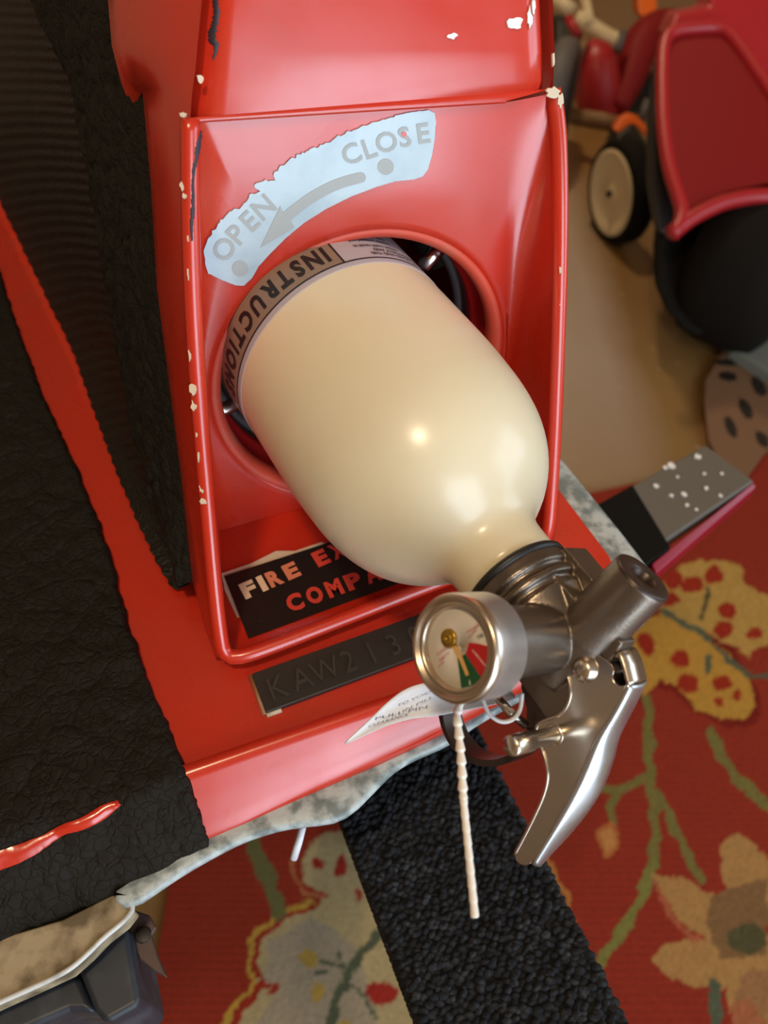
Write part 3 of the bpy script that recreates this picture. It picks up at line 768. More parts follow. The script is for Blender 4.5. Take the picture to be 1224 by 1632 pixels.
for k_, (u, v, r) in enumerate(((639, 604, .9), (585, 634, .8), (587, 627, .5), (594, 672, .6), (583, 618, .4))):
    s_h, p_h = cylhit(u, v); c_ = BP(s_h, p_h, BR); n_ = nrm(c_ - BS - AX * s_h); t_ = np.cross(AX, n_); r_ = r * .00027
    if s_h < .06: obj('dark_speck', *plate([c_ + AX * r_ * math.cos(a) + t_ * r_ * math.sin(a) + n_ * .0001 for a in np.linspace(0, 5.2, 6)], -n_ * .0002), BLK, ext_, smooth=False)
# o-ring and valve
VC = BS + AX * .165
GX_ = -.69806176 * RT + .05429804 * UP - .71397584 * FW; GX = nrm(GX_ - AX * np.dot(GX_, AX)); OX = -np.cross(AX, GX)
if np.dot(OX, RT) < 0: OX = -OX
obj('o_ring', *lathe([(.1365, .019), (.1365, .0213), (.1375, .0222), (.1388, .0222), (.1398, .0213), (.1398, .019)], BS, AX, 72), RUBBER, ext_)
vb = MB()
vb.add(*lathe([(.1395, .0100), (.1395, .0214), (.1445, .0214), (.1455, .0196), (.1472, .0196), (.1482, .0212), (.1502, .0210), (.1512, .0188), (.1528, .0186), (.1540, .0196), (.1575, .0182), (.164, .0160), (.172, .0140), (.176, .0115), (.177, .008), (.177, .002)], BS, AX, 64))
vb.add(*lathe([(-.016, .0112), (0, .0118), (.012, .0122), (.042, .0124), (.0448, .0120), (.0452, .0116), (.0452, .002)], VC, GX, 48))
TO = VC + AX * .0065
vb.add(*lathe([(-.012, .010), (.010, .0120), (.020, .0112), (.0385, .0109), (.0392, .0104), (.0392, .0050), (.030, .0048), (.030, .001)], TO, OX, 48))
vb.add(*box(VC - AX * .012 + OX * .015 - GX * .010, .0075, .011, .0085, ax=GX, ay=AX, az=OX))
vb.add(*box(VC + AX * .010 - OX * .006, .0050, .014, .016, ax=GX, ay=AX, az=OX))
vb.add(*box(VC - AX * .004 + OX * .012 + GX * .004, .004, .014, .006, ax=GX, ay=AX, az=OX))
vo = vb.obj('valve_body', CAST, ext_)
mm = vo.modifiers.new('remesh', 'REMESH'); mm.mode = 'VOXEL'; mm.voxel_size = .0005; mm.use_smooth_shade = True
mm = vo.modifiers.new('smooth', 'SMOOTH'); mm.iterations = 5; mm.factor = .5
obj('nozzle_ring', *lathe([(.0385, .0108), (.0394, .0106), (.0397, .0101), (.0397, .0055), (.0393, .0049), (.034, .0048)], TO, OX, 48, cap=False), CASTD, vo)
def GP(u, v, off=0.0): return onp(u, v, VC + GX * off, GX)
# small knuckle block above the lever
kb = obj('knuckle_block', *box(GP(970, 1020), .0052, .0065, .0048, ax=GX, ay=nrm(GP(985, 1040) - GP(950, 1010)), az=nrm(np.cross(GX, GP(985, 1040) - GP(950, 1010)))), CAST, ext_, mods=(bevel(.0012, 3),)); orient(kb)
# body web
web = [(832, 1038), (900, 1030), (960, 1040), (970, 1080), (915, 1118), (893, 1140), (868, 1150), (858, 1175), (836, 1172), (838, 1130), (829, 1096)]
wb = obj('handle_bracket', *plate([GP(u, v, .0035) for u, v in web], -GX * .008), CASTD, ext_, smooth=False, mods=(bevel(.001, 2),)); orient(wb)
# carrying loop
ring = smoothline([GP(u, v) for u, v in ((735, 1070), (716, 1105), (716, 1140), (728, 1175), (752, 1203), (788, 1215), (822, 1208), (848, 1190), (858, 1160))], 50, 2)
rows = []
for i, p in enumerate(ring):
    T = nrm(ring[min(49, i + 1)] - ring[max(0, i - 1)]); Nn = np.cross(T, GX); h = GX * .0062; th = Nn * .0013
    rows.append([p - h - th, p - h * .96 + th, p + h * .96 + th, p + h - th])
cl_h = obj('carry_handle', *loft(rows, True), CASTD, ext_, mods=(bevel(.0005, 2),)); orient(cl_h)
tag(cl_h, 'dark curved carrying loop under the gauge')
# squeeze lever
lev = empty('squeeze_lever', VC, parent=ext_); tag(lev, 'polished steel lever hanging down right')
near = [(1000, 1090), (978, 1132), (948, 1178), (930, 1222), (908, 1268), (880, 1318), (848, 1376)]
far = [(1028, 1082), (1008, 1125), (985, 1168), (976, 1215), (955, 1264), (922, 1312), (858, 1374)]
nA = smoothline([GP(u, v, .0062) for u, v in near], 50, 2); fA = smoothline([GP(u, v, -.0062) for u, v in far], 50, 2)
rows = []
for i, (a, b_) in enumerate(zip(nA, fA)):
    T = nrm(nA[min(49, i + 1)] - nA[max(0, i - 1)]); w = b_ - a; Nn = nrm(np.cross(T, w)); Nn = Nn if np.dot(Nn, AX) > 0 else -Nn
    row = []
    for t in np.linspace(0, 1, 9): row.append(lerp(a, b_, t) + Nn * .0016 * (1 - (2 * t - 1) ** 2) ** .6)
    rows.append(row)
sp_ = obj('lever_spine', *loft(rows), STEELW, lev, mods=(solid(.0012, 0),)); orient(sp_)
flange = [(893, 1052), (900, 1036), (916, 1028), (935, 1031), (955, 1045), (972, 1055), (979, 1066), (976, 1080), (981, 1090), (990, 1094), (1000, 1090)] + near[1:] + [(835, 1381), (822, 1374), (819, 1362), (830, 1344), (850, 1305), (867, 1268), (874, 1238), (870, 1210), (858, 1180), (853, 1165), (858, 1153), (872, 1147), (892, 1141), (906, 1124), (911, 1100), (903, 1075)]
fp = [V(*p) for p in flange]
ff = []
for i in range(len(fp)):
    a, b_ = fp[i], fp[(i + 1) % len(fp)]; ff += [a * .75 + b_ * .25, a * .25 + b_ * .75]
for sgn, nm in ((1, 'lever_flange'), (-1, 'lever_flange')):
    o = obj(nm, *plate([GP(p[0], p[1], .0064) - (GX * .0124 if sgn < 0 else 0) for p in ff], -GX * .0012 * sgn), CHROME, lev, smooth=False, mods=(bevel(.0004, 2),)); orient(o)
# rolled inner edge of the lever and the top flap
inn_ = smoothline([GP(u, v, .0066) for u, v in ((904, 1075), (911, 1100), (906, 1124), (892, 1141), (872, 1147), (858, 1153), (853, 1165), (858, 1180), (870, 1210), (874, 1238), (867, 1268), (850, 1305), (830, 1344), (820, 1362))], 60, 2)
obj('rolled_edge', *tube(inn_, .0006, 8), NICKEL, lev)
flap = resample([GP(u, v, .0060) for u, v in ((980, 1046), (988, 1044), (994, 1064), (1001, 1091))], 16)
flapf = resample([GP(u, v, -.0060) for u, v in ((1002, 1032), (1012, 1034), (1022, 1054), (1029, 1083))], 16)
o = obj('top_flap', *loft([[a, lerp(a, b_, .5), b_] for a, b_ in zip(flap, flapf)]), NICKEL, lev, mods=(solid(.0012, 0),)); orient(o)
rv = GP(933, 1066, .0065)
obj('rivet', *lathe([(-.001, .0050), (.0004, .0049), (.0012, .0042), (.0024, .0038), (.0032, .0030), (.0036, .001)], rv, GX, 28), NICKEL, lev)
# safety pin
pn = GP(884, 1170, .0058)
obj('safety_pin', *lathe([(-.014, .0030), (0, .0030), (.0155, .0030), (.0158, .0036), (.0262, .0036), (.0272, .0030)], pn, GX, 24), NICKEL, ext_)
obj('pin_collar', *lathe([(-.001, .0042), (.0004, .0042), (.0012, .003)], pn, GX, 24), NICKEL, ext_)
obj('pull_pin', *tube([W(792, 1112, .285), W(812, 1134, .285), W(838, 1156, .287)], .0017, 12), CHROME, ext_)
obj('pull_ring', *tube(smoothline([W(u, v, .283) for u, v in ((768, 1112), (778, 1138), (798, 1152), (818, 1148), (830, 1132), (832, 1105))], 30, 2), .0008, 8), PAPER, ext_)
# gauge
gg = empty('pressure_gauge', VC + GX * .05, parent=ext_); tag(gg, 'round pressure gauge with a white dial')
GR = .0172; GL = .0610
obj('gauge_case', *lathe([(.0450, .0110), (.0451, GR - .0010), (.0456, GR), (.0585, GR), (.0590, GR + .0001)], VC, GX, 96, cap=False), ALU, gg)
obj('bezel', *lathe([(.0586, GR + .0001), (.0600, GR), (.0612, GR - .0005), (.0617, GR - .0013), (.0613, GR - .0021), (.0602, GR - .0025), (.0600, GR - .0031), (.0606, GR - .0036), (.0605, GR - .0042), (.0592, GR - .0045), (.0580, GR - .0046)], VC, GX, 96, cap=False), NICKEL, gg)
obj('dial', *lathe([(.0560, .001), (.0580, .001), (.0580, GR - .0042), (.0570, GR - .0040)], VC, GX, 72), DIAL, gg)
def DL(u, v, off=0.0): return GP(u, v, .0581 + off)
flat('red_zone', [[(747.5, 1024), (763, 1026), (777, 1030), (779.5, 1045), (777, 1063), (767.5, 1081), (742, 1042)]], .0001, DRED, gg, DL, GX, .00008)
flat('green_zone', [[(729, 1049), (742, 1042), (767.5, 1081), (759, 1089), (749, 1094), (735, 1097)]], .0001, DGRN, gg, DL, GX, .00008)
flat('tick', [[(748, 1082), (750, 1091), (748, 1092)]], .0002, WINK, gg, DL, GX, .00005)
obj('needle', *plate([DL(u, v, .0012) for u, v in ((721, 1031), (728, 1029), (736, 1046), (747, 1075), (743, 1078), (731, 1050))], -GX * .0002), NEEDLE, gg, smooth=False)
hb_ = DL(717, 1017, 0)
obj('hub', *lathe([(0, .0030), (.0010, .0030), (.0013, .0026), (.0011, .0020), (.0017, .0016), (.0018, .0008), (.0010, .0004)], hb_, GX, 24), BRASS, gg)
obj('hub_tail', *plate([DL(u, v, .0009) for u, v in ((718, 1024), (725, 1020), (730, 1034), (724, 1037))], -GX * .0004), BRASS, gg, smooth=False)
def dl_text(s, u, v, u2, v2, hpx, m_, ztop=.00025):
    a = DL(u, v, ztop); ex = nrm(DL(u2, v2, ztop) - a); ey = np.cross(GX, ex); vs, fs = text_geo(s, 1, .02); xa = max(p[0] for p in vs)
    L_ = np.linalg.norm(DL(u2, v2) - DL(u, v)); hs_ = hpx / FPX * .24 / .7
    obj('dial_text', [a + ex * x / xa * L_ + ey * y * hs_ for x, y, z in vs], fs, m_, gg, smooth=False)
dl_text('OVERCHARGED', 744, 1010, 764, 998, 4.5, DTXT); dl_text('RECHARGE', 748, 1018, 760, 1004, 4, DTXT)
dl_text('100', 760, 1019, 771, 1015, 6, BLK); dl_text('RECHARGE', 697, 1046, 712, 1034, 5, DTXT); dl_text('EMPTY', 701, 1056, 718, 1042, 5, DTXT); dl_text('PSI', 700, 1065, 708, 1056, 4, DTXT)
dl_text('OVERCHARGED', 752, 1037, 776, 1066, 3.2, WINK)
obj('lens', *lathe([(.0597, .0002), (.0597, GR - .0035), (.0600, GR - .0035), (.0600, .0002)], VC, GX, 64), LENS, gg)

# ------------------------------------------------------------------ tag and tie
tg_t = smoothline([(549, 1184), (566, 1168), (590, 1146), (618, 1118), (645, 1098), (675, 1088), (720, 1086), (775, 1090), (815, 1100)], 30, 2)
tg_b = smoothline([(552, 1186), (580, 1173), (612, 1158), (640, 1149), (665, 1144), (692, 1142), (730, 1134), (785, 1124), (822, 1112)], 30, 2)
rows = []
for i, (a, b_) in enumerate(zip(tg_t, tg_b)):
    t = i / 29; rows.append([W(lerp(a[0], b_[0], s), lerp(a[1], b_[1], s), lerp(.318, .292, t) + .006 * math.sin(math.pi * s) * t) for s in np.linspace(0, 1, 8)])
pt = obj('paper_tag', *loft(rows), PAPER, mods=(solid(.0004, 0),)); orient(pt)
tag(pt, 'curled white paper tag with small print, poking out left below the gauge', 'tag')
def tagp(u, v): return W(u, v, lerp(.318, .292, (u - 549) / 270) - .0012)
rng2 = random.Random(4)
for s, (u0, v0), (u1, v1) in (('TO VOID', (632, 1127), (686, 1104)), ('IN PILL', (640, 1136), (690, 1112)), ('PULL PIN', (596, 1148), (680, 1128)), ('CLEARANCE', (586, 1160), (650, 1140))):
    vs, fs = text_geo(s, 1, .0); xa = max(p[0] for p in vs); d = V(u1 - u0, v1 - v0); L = np.linalg.norm(d); d = d / L
    P = []
    for x, y, z in vs:
        xx = x / xa * L; yy = y * 9; P.append(tagp(u0 + d[0] * xx + yy * .25, v0 + d[1] * xx - yy * .75))
    obj('small_print', P, fs, INK, pt, smooth=False)
# serrated tie
tpath = [W(u, v, d) for u, v, d in ((745, 1105, .268), (727, 1132, .266), (731, 1165, .263), (736, 1220, .259), (738, 1270, .256), (744, 1330, .252), (750, 1390, .248), (757, 1463, .244))]
tp = smoothline(tpath, 300, 2); rad = []
nn = 17
for i in range(300):
    t = i / 299; ph = (t * nn) % 1.0; amp = .0006 if t < .5 else .0002
    taper = lerp(.0011, .0012, t)
    rad.append(taper + amp * (ph * 1.25 if ph < .8 else (1 - ph) * 5))
rad[-1] = .0006
tie = obj('cable_tie', *tube(tp, rad, 10), NYLON); tag(tie, 'white beaded nylon tie hanging down below the gauge', 'cable tie')

# ------------------------------------------------------------------ things below the hull edge
zb = zl - .004
bk = obj('side_tray', *plate([onz(u, v, zb) for u, v in ((-60, 1530), (0, 1495), (100, 1465), (180, 1425), (200, 1436), (213, 1449), (196, 1470), (165, 1494), (138, 1522), (108, 1548), (50, 1575), (0, 1597), (-60, 1625))], V(0, 0, -.012)), BEIGE, ski, smooth=False, mods=(bevel(.001, 2),)); orient(bk)
tag(bk, 'stained beige fibreglass edge below the pad')
obj('tray_edge', *tube(smoothline([onz(u, v, zb) for u, v in ((208, 1438), (214, 1449), (196, 1470), (165, 1494), (138, 1522), (108, 1548), (50, 1575), (0, 1597), (-60, 1625))], 40, 2), .0011, 10), EDGE, bk)
# dark plastic block and bar of the stand
zs = zb - .02
stand = empty('display_stand', (0, .35, 0), 'dark slate plastic stand arm with an angular end block, at the bottom left', 'stand')
o = obj('end_block', *plate([onz(u, v, zs) for u, v in ((118, 1532), (178, 1480), (203, 1476), (224, 1598), (214, 1606), (168, 1632), (150, 1612))], V(0, 0, -.05)), SLATE, stand, smooth=False, mods=(bevel(.004, 3),)); orient(o)
o = obj('side_bar', *plate([onz(u, v, zs - .004) for u, v in ((-90, 1640), (0, 1585), (105, 1530), (128, 1560), (152, 1613), (110, 1612), (0, 1660), (-90, 1700))], V(0, 0, -.04)), SLATE, stand, smooth=False, mods=(bevel(.003, 3),)); orient(o)
# stand frame out of sight carries the hull and arms
zt = ZD - .112
o = obj('stand_beam', *box((-.22, .42, zt - .03), .24, .04, .03), SLATE, stand, smooth=False, mods=(bevel(.004, 2),))
for lx_ in (-.42, -.05): obj('stand_leg', *box((lx_, .42, (zt - .052) / 2), .03, .03, (zt - .068) / 2), SLATE, stand, smooth=False)
obj('stand_post', *tube([onz(110, 1560, zs - .03), V(-.25, .30, zt - .06), V(-.3, .42, zt - .05)], .014, 10), SLATE, stand)
bkp = [(204, 1447), (238, 1458), (249, 1478), (241, 1490), (250, 1520), (266, 1558), (246, 1548), (222, 1528), (210, 1505), (200, 1470)]
o = obj('metal_bracket', *plate([onz(u, v, zb - .03) for u, v in bkp], V(0, 0, -.003)), BRKT, stand, smooth=False, mods=(bevel(.0008, 2),)); orient(o)
tag(o, 'dull rusty pointed metal bracket')
o = obj('bracket_hole', *lathe([(-.0005, .0035), (.0008, .0035), (.001, .003)], onz(228, 1490, zb - .0297), V(0, 0, 1), 16), DARK, o)
st_ = obj('drain_tube', *tube([W(482, 1318, .40), W(476, 1342, .402), W(468, 1368, .405)], .0020, 10), PAPER, ski)

# black loop-pile covered bunk
zk = CAMZ - .46
bl = [onz(527, 1240, zk), onz(530, 1330, zk), onz(597, 1480, zk), onz(668, 1640, zk), onz(735, 1790, zk)]
brr_ = [onz(722, 1100, zk), onz(775, 1190, zk), onz(885, 1430, zk), onz(994, 1640, zk), onz(1072, 1790, zk)]
nl = 84
bunk = empty('padded_bunk', (0.1, .1, zk - .05), 'black loop-pile carpeted bunk arm running down to the bottom edge', 'bunk')
bl0 = bl[0] + (bl[0] - bl[-1]) * .35; br0 = brr_[0] + (brr_[0] - brr_[-1]) * .35
o = obj('bunk_board', *plate([bl0, bl[0], bl[-1], brr_[-1], br0], V(0, 0, -.03)), KNIT, bunk, smooth=False); orient(o)
obj('bunk_bracket', *tube([lerp(bl0, br0, .5) + V(0, 0, -.03), V(-.03, .36, zk - .10), V(-.03, .36, .008)], .014, 12), SLATE, bunk)
# individual loops, joined
ico = bmesh.new(); bmesh.ops.create_icosphere(ico, subdivisions=2, radius=1); iv = [np.array(v.co) for v in ico.verts]; ifc = [tuple(v.index for v in f.verts) for f in ico.faces]; ico.free()
ivA = np.array(iv)
along = nrm(bl[-1] - bl[0]); VS = []; FS = []; cnt = 0
for i in range(nl):
    t = i / (nl - 1); a = lerp(bl[0], bl[-1], t); b_ = lerp(brr_[0], brr_[-1], t)
    wv = b_ - a; W_ = np.linalg.norm(wv); wd = wv / W_; n_ = int(W_ / .0050)
    for j in range(-1, n_ + 2):
        c = a + wd * min(W_ + .0008, max(-.0008, W_ * (j + .5 * (i % 2) + RNG.uniform(-.22, .22)) / n_)) + along * RNG.uniform(-.001, .001) + V(0, 0, RNG.uniform(-.0006, .0010) + (-.0045 if j in (-1, n_ + 1) else 0))
        an = RNG.uniform(-.6, .6); e1 = wd * math.cos(an) + along * math.sin(an); e2 = np.cross(V(0, 0, 1), e1)
        rx, ry, rz = RNG.uniform(.0026, .0036), RNG.uniform(.0018, .0026), RNG.uniform(.0016, .0036)
        VS.append(c + ivA[:, :1] * e1 * rx + ivA[:, 1:2] * e2 * ry + ivA[:, 2:3] * V(0, 0, 1) * rz); b0 = cnt * len(iv)
        FS += [tuple(k_ + b0 for k_ in f) for f in ifc]; cnt += 1
    for k_ in range(5):   # side loops
        for side, base in ((-1, a), (1, b_)):
            c = base + wd * side * .001 + V(0, 0, -.004 - k_ * .0045) + along * RNG.uniform(-.001, .001)
            VS.append(c + ivA * V(.0024, .0024, .0024)); b0 = cnt * len(iv); FS += [tuple(q_ + b0 for q_ in f) for f in ifc]; cnt += 1
o = obj('loop_pile', np.concatenate(VS), FS, KNIT, bunk); tag(o, kind='stuff')

# paint-splattered board end with black tape and crimson edge
zq = CAMZ - .52
A0, A1, A2, A3 = [onz(u, v, zq) for u, v in ((955, 803), (1124, 708), (1202, 766), (1040, 896))]
brd = empty('splattered_board', (A0 + A2) / 2 + V(0, 0, -.02), 'grey paint-splattered board end wrapped in black tape, right of the hull', 'board')
ext2 = nrm(A0 - A1) * .22
o = obj('board', *plate([A0 + ext2, A1, A2, A3 + ext2], V(0, 0, -.016)), SPLAT, brd, smooth=False, mods=(bevel(.002, 2),)); orient(o)
t1 = .30
o = obj('tape_wrap', *plate([A0 + V(0, 0, .001) + ext2 * .2, lerp(A0, A1, t1) + V(0, 0, .001), lerp(A3, A2, t1 * .55) + V(0, 0, .001), A3 + V(0, 0, .001) + ext2 * .2], V(0, 0, -.0185)), BLKTAPE, brd, smooth=False, mods=(bevel(.001, 2),)); orient(o)
o = obj('crimson_edge', *plate([A3 + V(0, 0, -.002), A2 + V(0, 0, -.002), A2 + V(0.002, -.004, -.004), A3 + V(.003, -.007, -.006)], V(0, 0, -.014)), CRIM, brd, smooth=False, mods=(bevel(.001, 2),)); orient(o)
for k_, (u, v, r) in enumerate(((1112, 728, 7), (1070, 742, 8), (1046, 775, 6), (1090, 788, 6), (1125, 778, 5), (1122, 755, 4), (1070, 790, 4), (1150, 755, 4), (1095, 805, 4), (1060, 745, 5), (1148, 790, 4), (1080, 760, 3), (1110, 812, 3))):
    P = onz(u, v, zq + .0005); s = np.dot(P - C0, FW) / FPX
    blob(P, V(1, 0, 0), V(0, 1, 0), V(0, 0, 1), r * s * .75, r * s * .75, .0006, 'paint_splat', WHITECHIP, brd, seed=k_ + 40)

# ------------------------------------------------------------------ rug
def rug():
    s = .0028; x0, x1, y0, y1 = -.292, 1.25, -.25, 1.02
    nx = int((x1 - x0) / s); ny = int((y1 - y0) / s)
    X, Y = np.meshgrid(np.linspace(x0, x1, nx), np.linspace(y0, y1, ny))
    Y = Y + (X - .45) * .28 * (Y - y0) / (y1 - y0)
    Z = np.full_like(X, .008)
    d = np.stack([X, Y, Z - CAMZ], -1); dz = d @ FW
    dzc = np.maximum(dz, .05); U_ = 612 + FPX * (d @ RT) / dzc; V_ = 816 - FPX * (d @ UP) / dzc
    far_edge = Y > (.985 + .0 * X)
    rg = np.random.RandomState(3)
    wob = rg.normal(0, 1, X.shape); 
    # smooth wobble
    kx = np.sin(U_ * .11 + np.sin(V_ * .07) * 2) * 2 + np.sin(V_ * .13 + np.sin(U_ * .05) * 2) * 2
    Uw = U_ + kx + wob * 1.1; Vw = V_ + kx[::-1][:kx.shape[0]] * .6 + rg.normal(0, 1.1, X.shape)
    RD = np.array([.30, .034, .016]); C = np.ones(X.shape + (3,)) * RD
    n1 = np.sin(V_ * 1.7) * .5 + .5; 
    C *= (1 + .10 * np.sin(Y * 700)[..., None] + .07 * rg.normal(0, 1, X.shape)[..., None])
    dark = (U_ > 240) & (U_ < 305) & (V_ > 1380); 
    def pin(poly):
        m_ = np.zeros(X.shape, bool); px = [p[0] for p in poly]; py = [p[1] for p in poly]; j = len(poly) - 1
        for i in range(len(poly)):
            if py[i] != py[j]:
                c_ = ((py[i] > Vw) != (py[j] > Vw)) & (Uw < (px[j] - px[i]) * (Vw - py[i]) / (py[j] - py[i]) + px[i]); m_ ^= c_
            j = i
        return m_
    def line(pts, w):
        m_ = np.zeros(X.shape, bool)
        for i, (a, b_) in enumerate(zip(pts, pts[1:])):
            dx, dy = b_[0] - a[0], b_[1] - a[1]; L2 = dx * dx + dy * dy
            t = np.clip(((Uw - a[0]) * dx + (Vw - a[1]) * dy) / L2, 0, 1); m_ |= np.hypot(Uw - a[0] - t * dx, Vw - a[1] - t * dy) < w / 2
        return m_
    def el(cx, cy, rx, ry): return ((Uw - cx) / rx) ** 2 + ((Vw - cy) / ry) ** 2 < 1
    def put(m_, c): C[m_] = np.array(c) * (1 + .10 * rg.normal(0, 1, (m_.sum(), 1)))
    YEL, GRN, OLV, GG, BEI, CRE, DK_, ORA = (.52, .27, .045), (.20, .165, .045), (.22, .20, .05), (.10, .115, .065), (.44, .23, .075), (.46, .36, .18), (.10, .085, .035), (.55, .20, .06)
    # right hand flower
    P1 = [(1000, 1015), (1030, 985), (1065, 975), (1110, 1000), (1160, 1040), (1197, 1085), (1205, 1125), (1185, 1147), (1150, 1148), (1110, 1128), (1072, 1088), (1050, 1085), (1030, 1112), (1012, 1095), (1000, 1050)]
    P2 = [(1045, 960), (1058, 925), (1085, 902), (1120, 893), (1160, 893), (1182, 905), (1188, 930), (1215, 945), (1300, 960), (1300, 1040), (1224, 1025), (1190, 1045), (1150, 1020), (1110, 1000), (1070, 985)]
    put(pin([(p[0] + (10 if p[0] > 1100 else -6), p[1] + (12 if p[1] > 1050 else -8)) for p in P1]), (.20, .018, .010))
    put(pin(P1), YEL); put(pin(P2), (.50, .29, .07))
    for e in ((1074, 925, 16, 16), (1104, 932, 17, 12), (1138, 917, 17, 15), (1160, 972, 16, 13), (1152, 1004, 15, 13), (1202, 1010, 12, 10), (1068, 955, 14, 10), (1030, 1026, 14, 18), (1083, 1050, 16, 14), (1098, 1088, 16, 15), (1148, 1088, 15, 13), (1174, 1108, 7, 12), (1148, 1118, 8, 8)): put(el(*e), (.34, .03, .012))
    put(line([(1060, 975), (1120, 1010), (1160, 1050), (1195, 1075), (1300, 1085)], 9), GG); put(line([(1128, 1070), (1128, 1045)], 9), GG); put(line([(1120, 985), (1128, 940)], 7), DK_)
    put(pin([(1183, 1060), (1224, 1035), (1300, 1035), (1300, 1070), (1200, 1075)]), RD)
    put(line([(1032, 1115), (1034, 1170), (1036, 1235), (1044, 1290), (1045, 1340), (1038, 1385)], 17), GRN); put(line([(1038, 1385), (1022, 1430), (990, 1485), (955, 1535)], 19), OLV)
    put(line([(1036, 1230), (1010, 1250), (985, 1260), (955, 1257)], 13), GRN); put(line([(985, 1260), (976, 1285), (974, 1312)], 13), GRN); put(line([(1046, 1260), (1070, 1310), (1092, 1355), (1118, 1405)], 13), GRN)
    put(el(970, 1338, 18, 27), (.45, .15, .045)); put(el(970, 1338, 11, 18), (.55, .24, .07))
    put(line([(1133, 1165), (1148, 1200), (1172, 1238), (1224, 1285), (1290, 1320)], 17), GRN)
    # beige lily
    for po in ([(1042, 1392), (1085, 1398), (1135, 1425), (1180, 1465), (1200, 1500), (1150, 1520), (1122, 1495), (1090, 1470), (1062, 1440)],
               [(1150, 1345), (1175, 1328), (1200, 1345), (1224, 1372), (1300, 1400), (1300, 1470), (1224, 1460), (1180, 1440), (1155, 1412), (1148, 1380)],
               [(1036, 1525), (1062, 1505), (1100, 1495), (1140, 1500), (1175, 1530), (1175, 1565), (1150, 1577), (1110, 1572), (1062, 1555)],
               [(1155, 1530), (1224, 1490), (1300, 1480), (1300, 1700), (1185, 1700), (1160, 1600)]): put(pin(po), BEI)
    put(pin([(1042, 1392), (1062, 1440), (1090, 1475), (1120, 1497), (1100, 1500), (1062, 1455), (1045, 1420)]), (.42, .11, .05))
    put(pin([(1130, 1430), (1160, 1415), (1224, 1400), (1224, 1520), (1150, 1530), (1125, 1480)]), (.24, .125, .05)); put(el(1192, 1495, 32, 25), DK_); put(el(1205, 1585, 32, 40), (.35, .17, .07))
    put(line([(1138, 1572), (1142, 1640), (1140, 1720)], 20), GG); put(pin([(1160, 1605), (1190, 1590), (1224, 1632), (1170, 1640)]), (.42, .14, .06))
    # left blossom
    yl = [(350, 1650), (370, 1610), (396, 1583), (405, 1560), (396, 1525), (400, 1500), (412, 1484), (446, 1457), (493, 1437)]
    inside = [(360, 1760), (372, 1632), (400, 1592), (412, 1575), (408, 1520), (425, 1490), (460, 1465), (500, 1442), (520, 1430), (485, 1405), (480, 1370), (490, 1345), (515, 1328), (560, 1322), (720, 1632), (760, 1760)]
    put(pin(inside), CRE); put(pin([(430, 1500), (500, 1460), (560, 1500), (600, 1600), (600, 1760), (380, 1760), (400, 1640), (440, 1590), (420, 1560)]), (.38, .31, .21))
    put(line(yl, 9), (.50, .30, .05)); put(line([(p[0] + 12, p[1] + 4) for p in yl], 6), (.34, .03, .015))
    put(line([(468, 1375), (470, 1400), (490, 1425), (515, 1432)], 7), (.45, .16, .06)); put(line([(478, 1395), (495, 1420), (520, 1430)], 5), (.34, .03, .015)); put(line([(430, 1580), (445, 1572), (410, 1572)], 6), (.34, .03, .015))
    for e in ((508, 1377, 9, 9), (541, 1380, 9, 17), (572, 1426, 7, 9), (608, 1583, 25, 18)): put(el(*e), (.36, .03, .02))
    for e in ((492, 1528, 12, 18), (505, 1580, 10, 16), (545, 1640, 14, 14)): put(el(*e), (.45, .30, .06))
    put(line([(605, 1488), (580, 1515), (556, 1548), (535, 1600), (520, 1660)], 16), GG); put(line([(552, 1542), (528, 1535), (510, 1532)], 8), GG); put(line([(540, 1530), (540, 1512)], 5), GG); put(line([(560, 1570), (580, 1590), (600, 1620)], 6), GG); put(line([(504, 1555), (522, 1550)], 7), GG)
    put(line([(400, 1325), (412, 1370), (432, 1410), (445, 1455)], 24), (.16, .15, .055))
    put(line([(868, 1365), (888, 1400), (905, 1435), (912, 1470)], 8), (.50, .20, .05))
    C *= .74
    vs = np.stack([X, Y, Z], -1).reshape(-1, 3)
    me = bpy.data.meshes.new('rug_pile'); idx = np.arange(nx * ny).reshape(ny, nx)
    q = np.stack([idx[:-1, :-1], idx[:-1, 1:], idx[1:, 1:], idx[1:, :-1]], -1).reshape(-1, 4)
    me.vertices.add(len(vs)); me.vertices.foreach_set('co', vs.ravel()); me.loops.add(q.size); me.loops.foreach_set('vertex_index', q.ravel())
    me.polygons.add(len(q)); me.polygons.foreach_set('loop_start', np.arange(len(q)) * 4); me.update(calc_edges=True)
    ca = me.color_attributes.new('pattern', 'FLOAT_COLOR', 'POINT')
    ca.data.foreach_set('color', np.concatenate([np.clip(C.reshape(-1, 3), 0, 1), np.ones((nx * ny, 1))], 1).ravel())
    mt = mat('woven_rug', (1, 1, 1), .95, spec=.1, bump=[('noise', 380, .5, .002)]); N = mt.node_tree.nodes; a = N.new('ShaderNodeVertexColor'); a.layer_name = 'pattern'
    mt.node_tree.links.new(a.outputs[0], N['Principled BSDF'].inputs['Base Color']); me.materials.append(mt)
    r = empty('floral_rug', ((x0 + x1) / 2, (y0 + y1) / 2, 0), 'red rug with yellow and cream flowers and green stems, on the tan floor', 'rug')
    o = bpy.data.objects.new('rug_pile', me); COL.objects.link(o); setp(o, r)
    obj('rug_backing', *box(((x0 + x1) / 2, (y0 + y1) / 2, .0035), (x1 - x0) / 2, (y1 - y0) / 2, .0035), TAN, r, smooth=False)
rug()

# ------------------------------------------------------------------ background
def fp_(u, v, z=0.0): return onz(u, v, z)
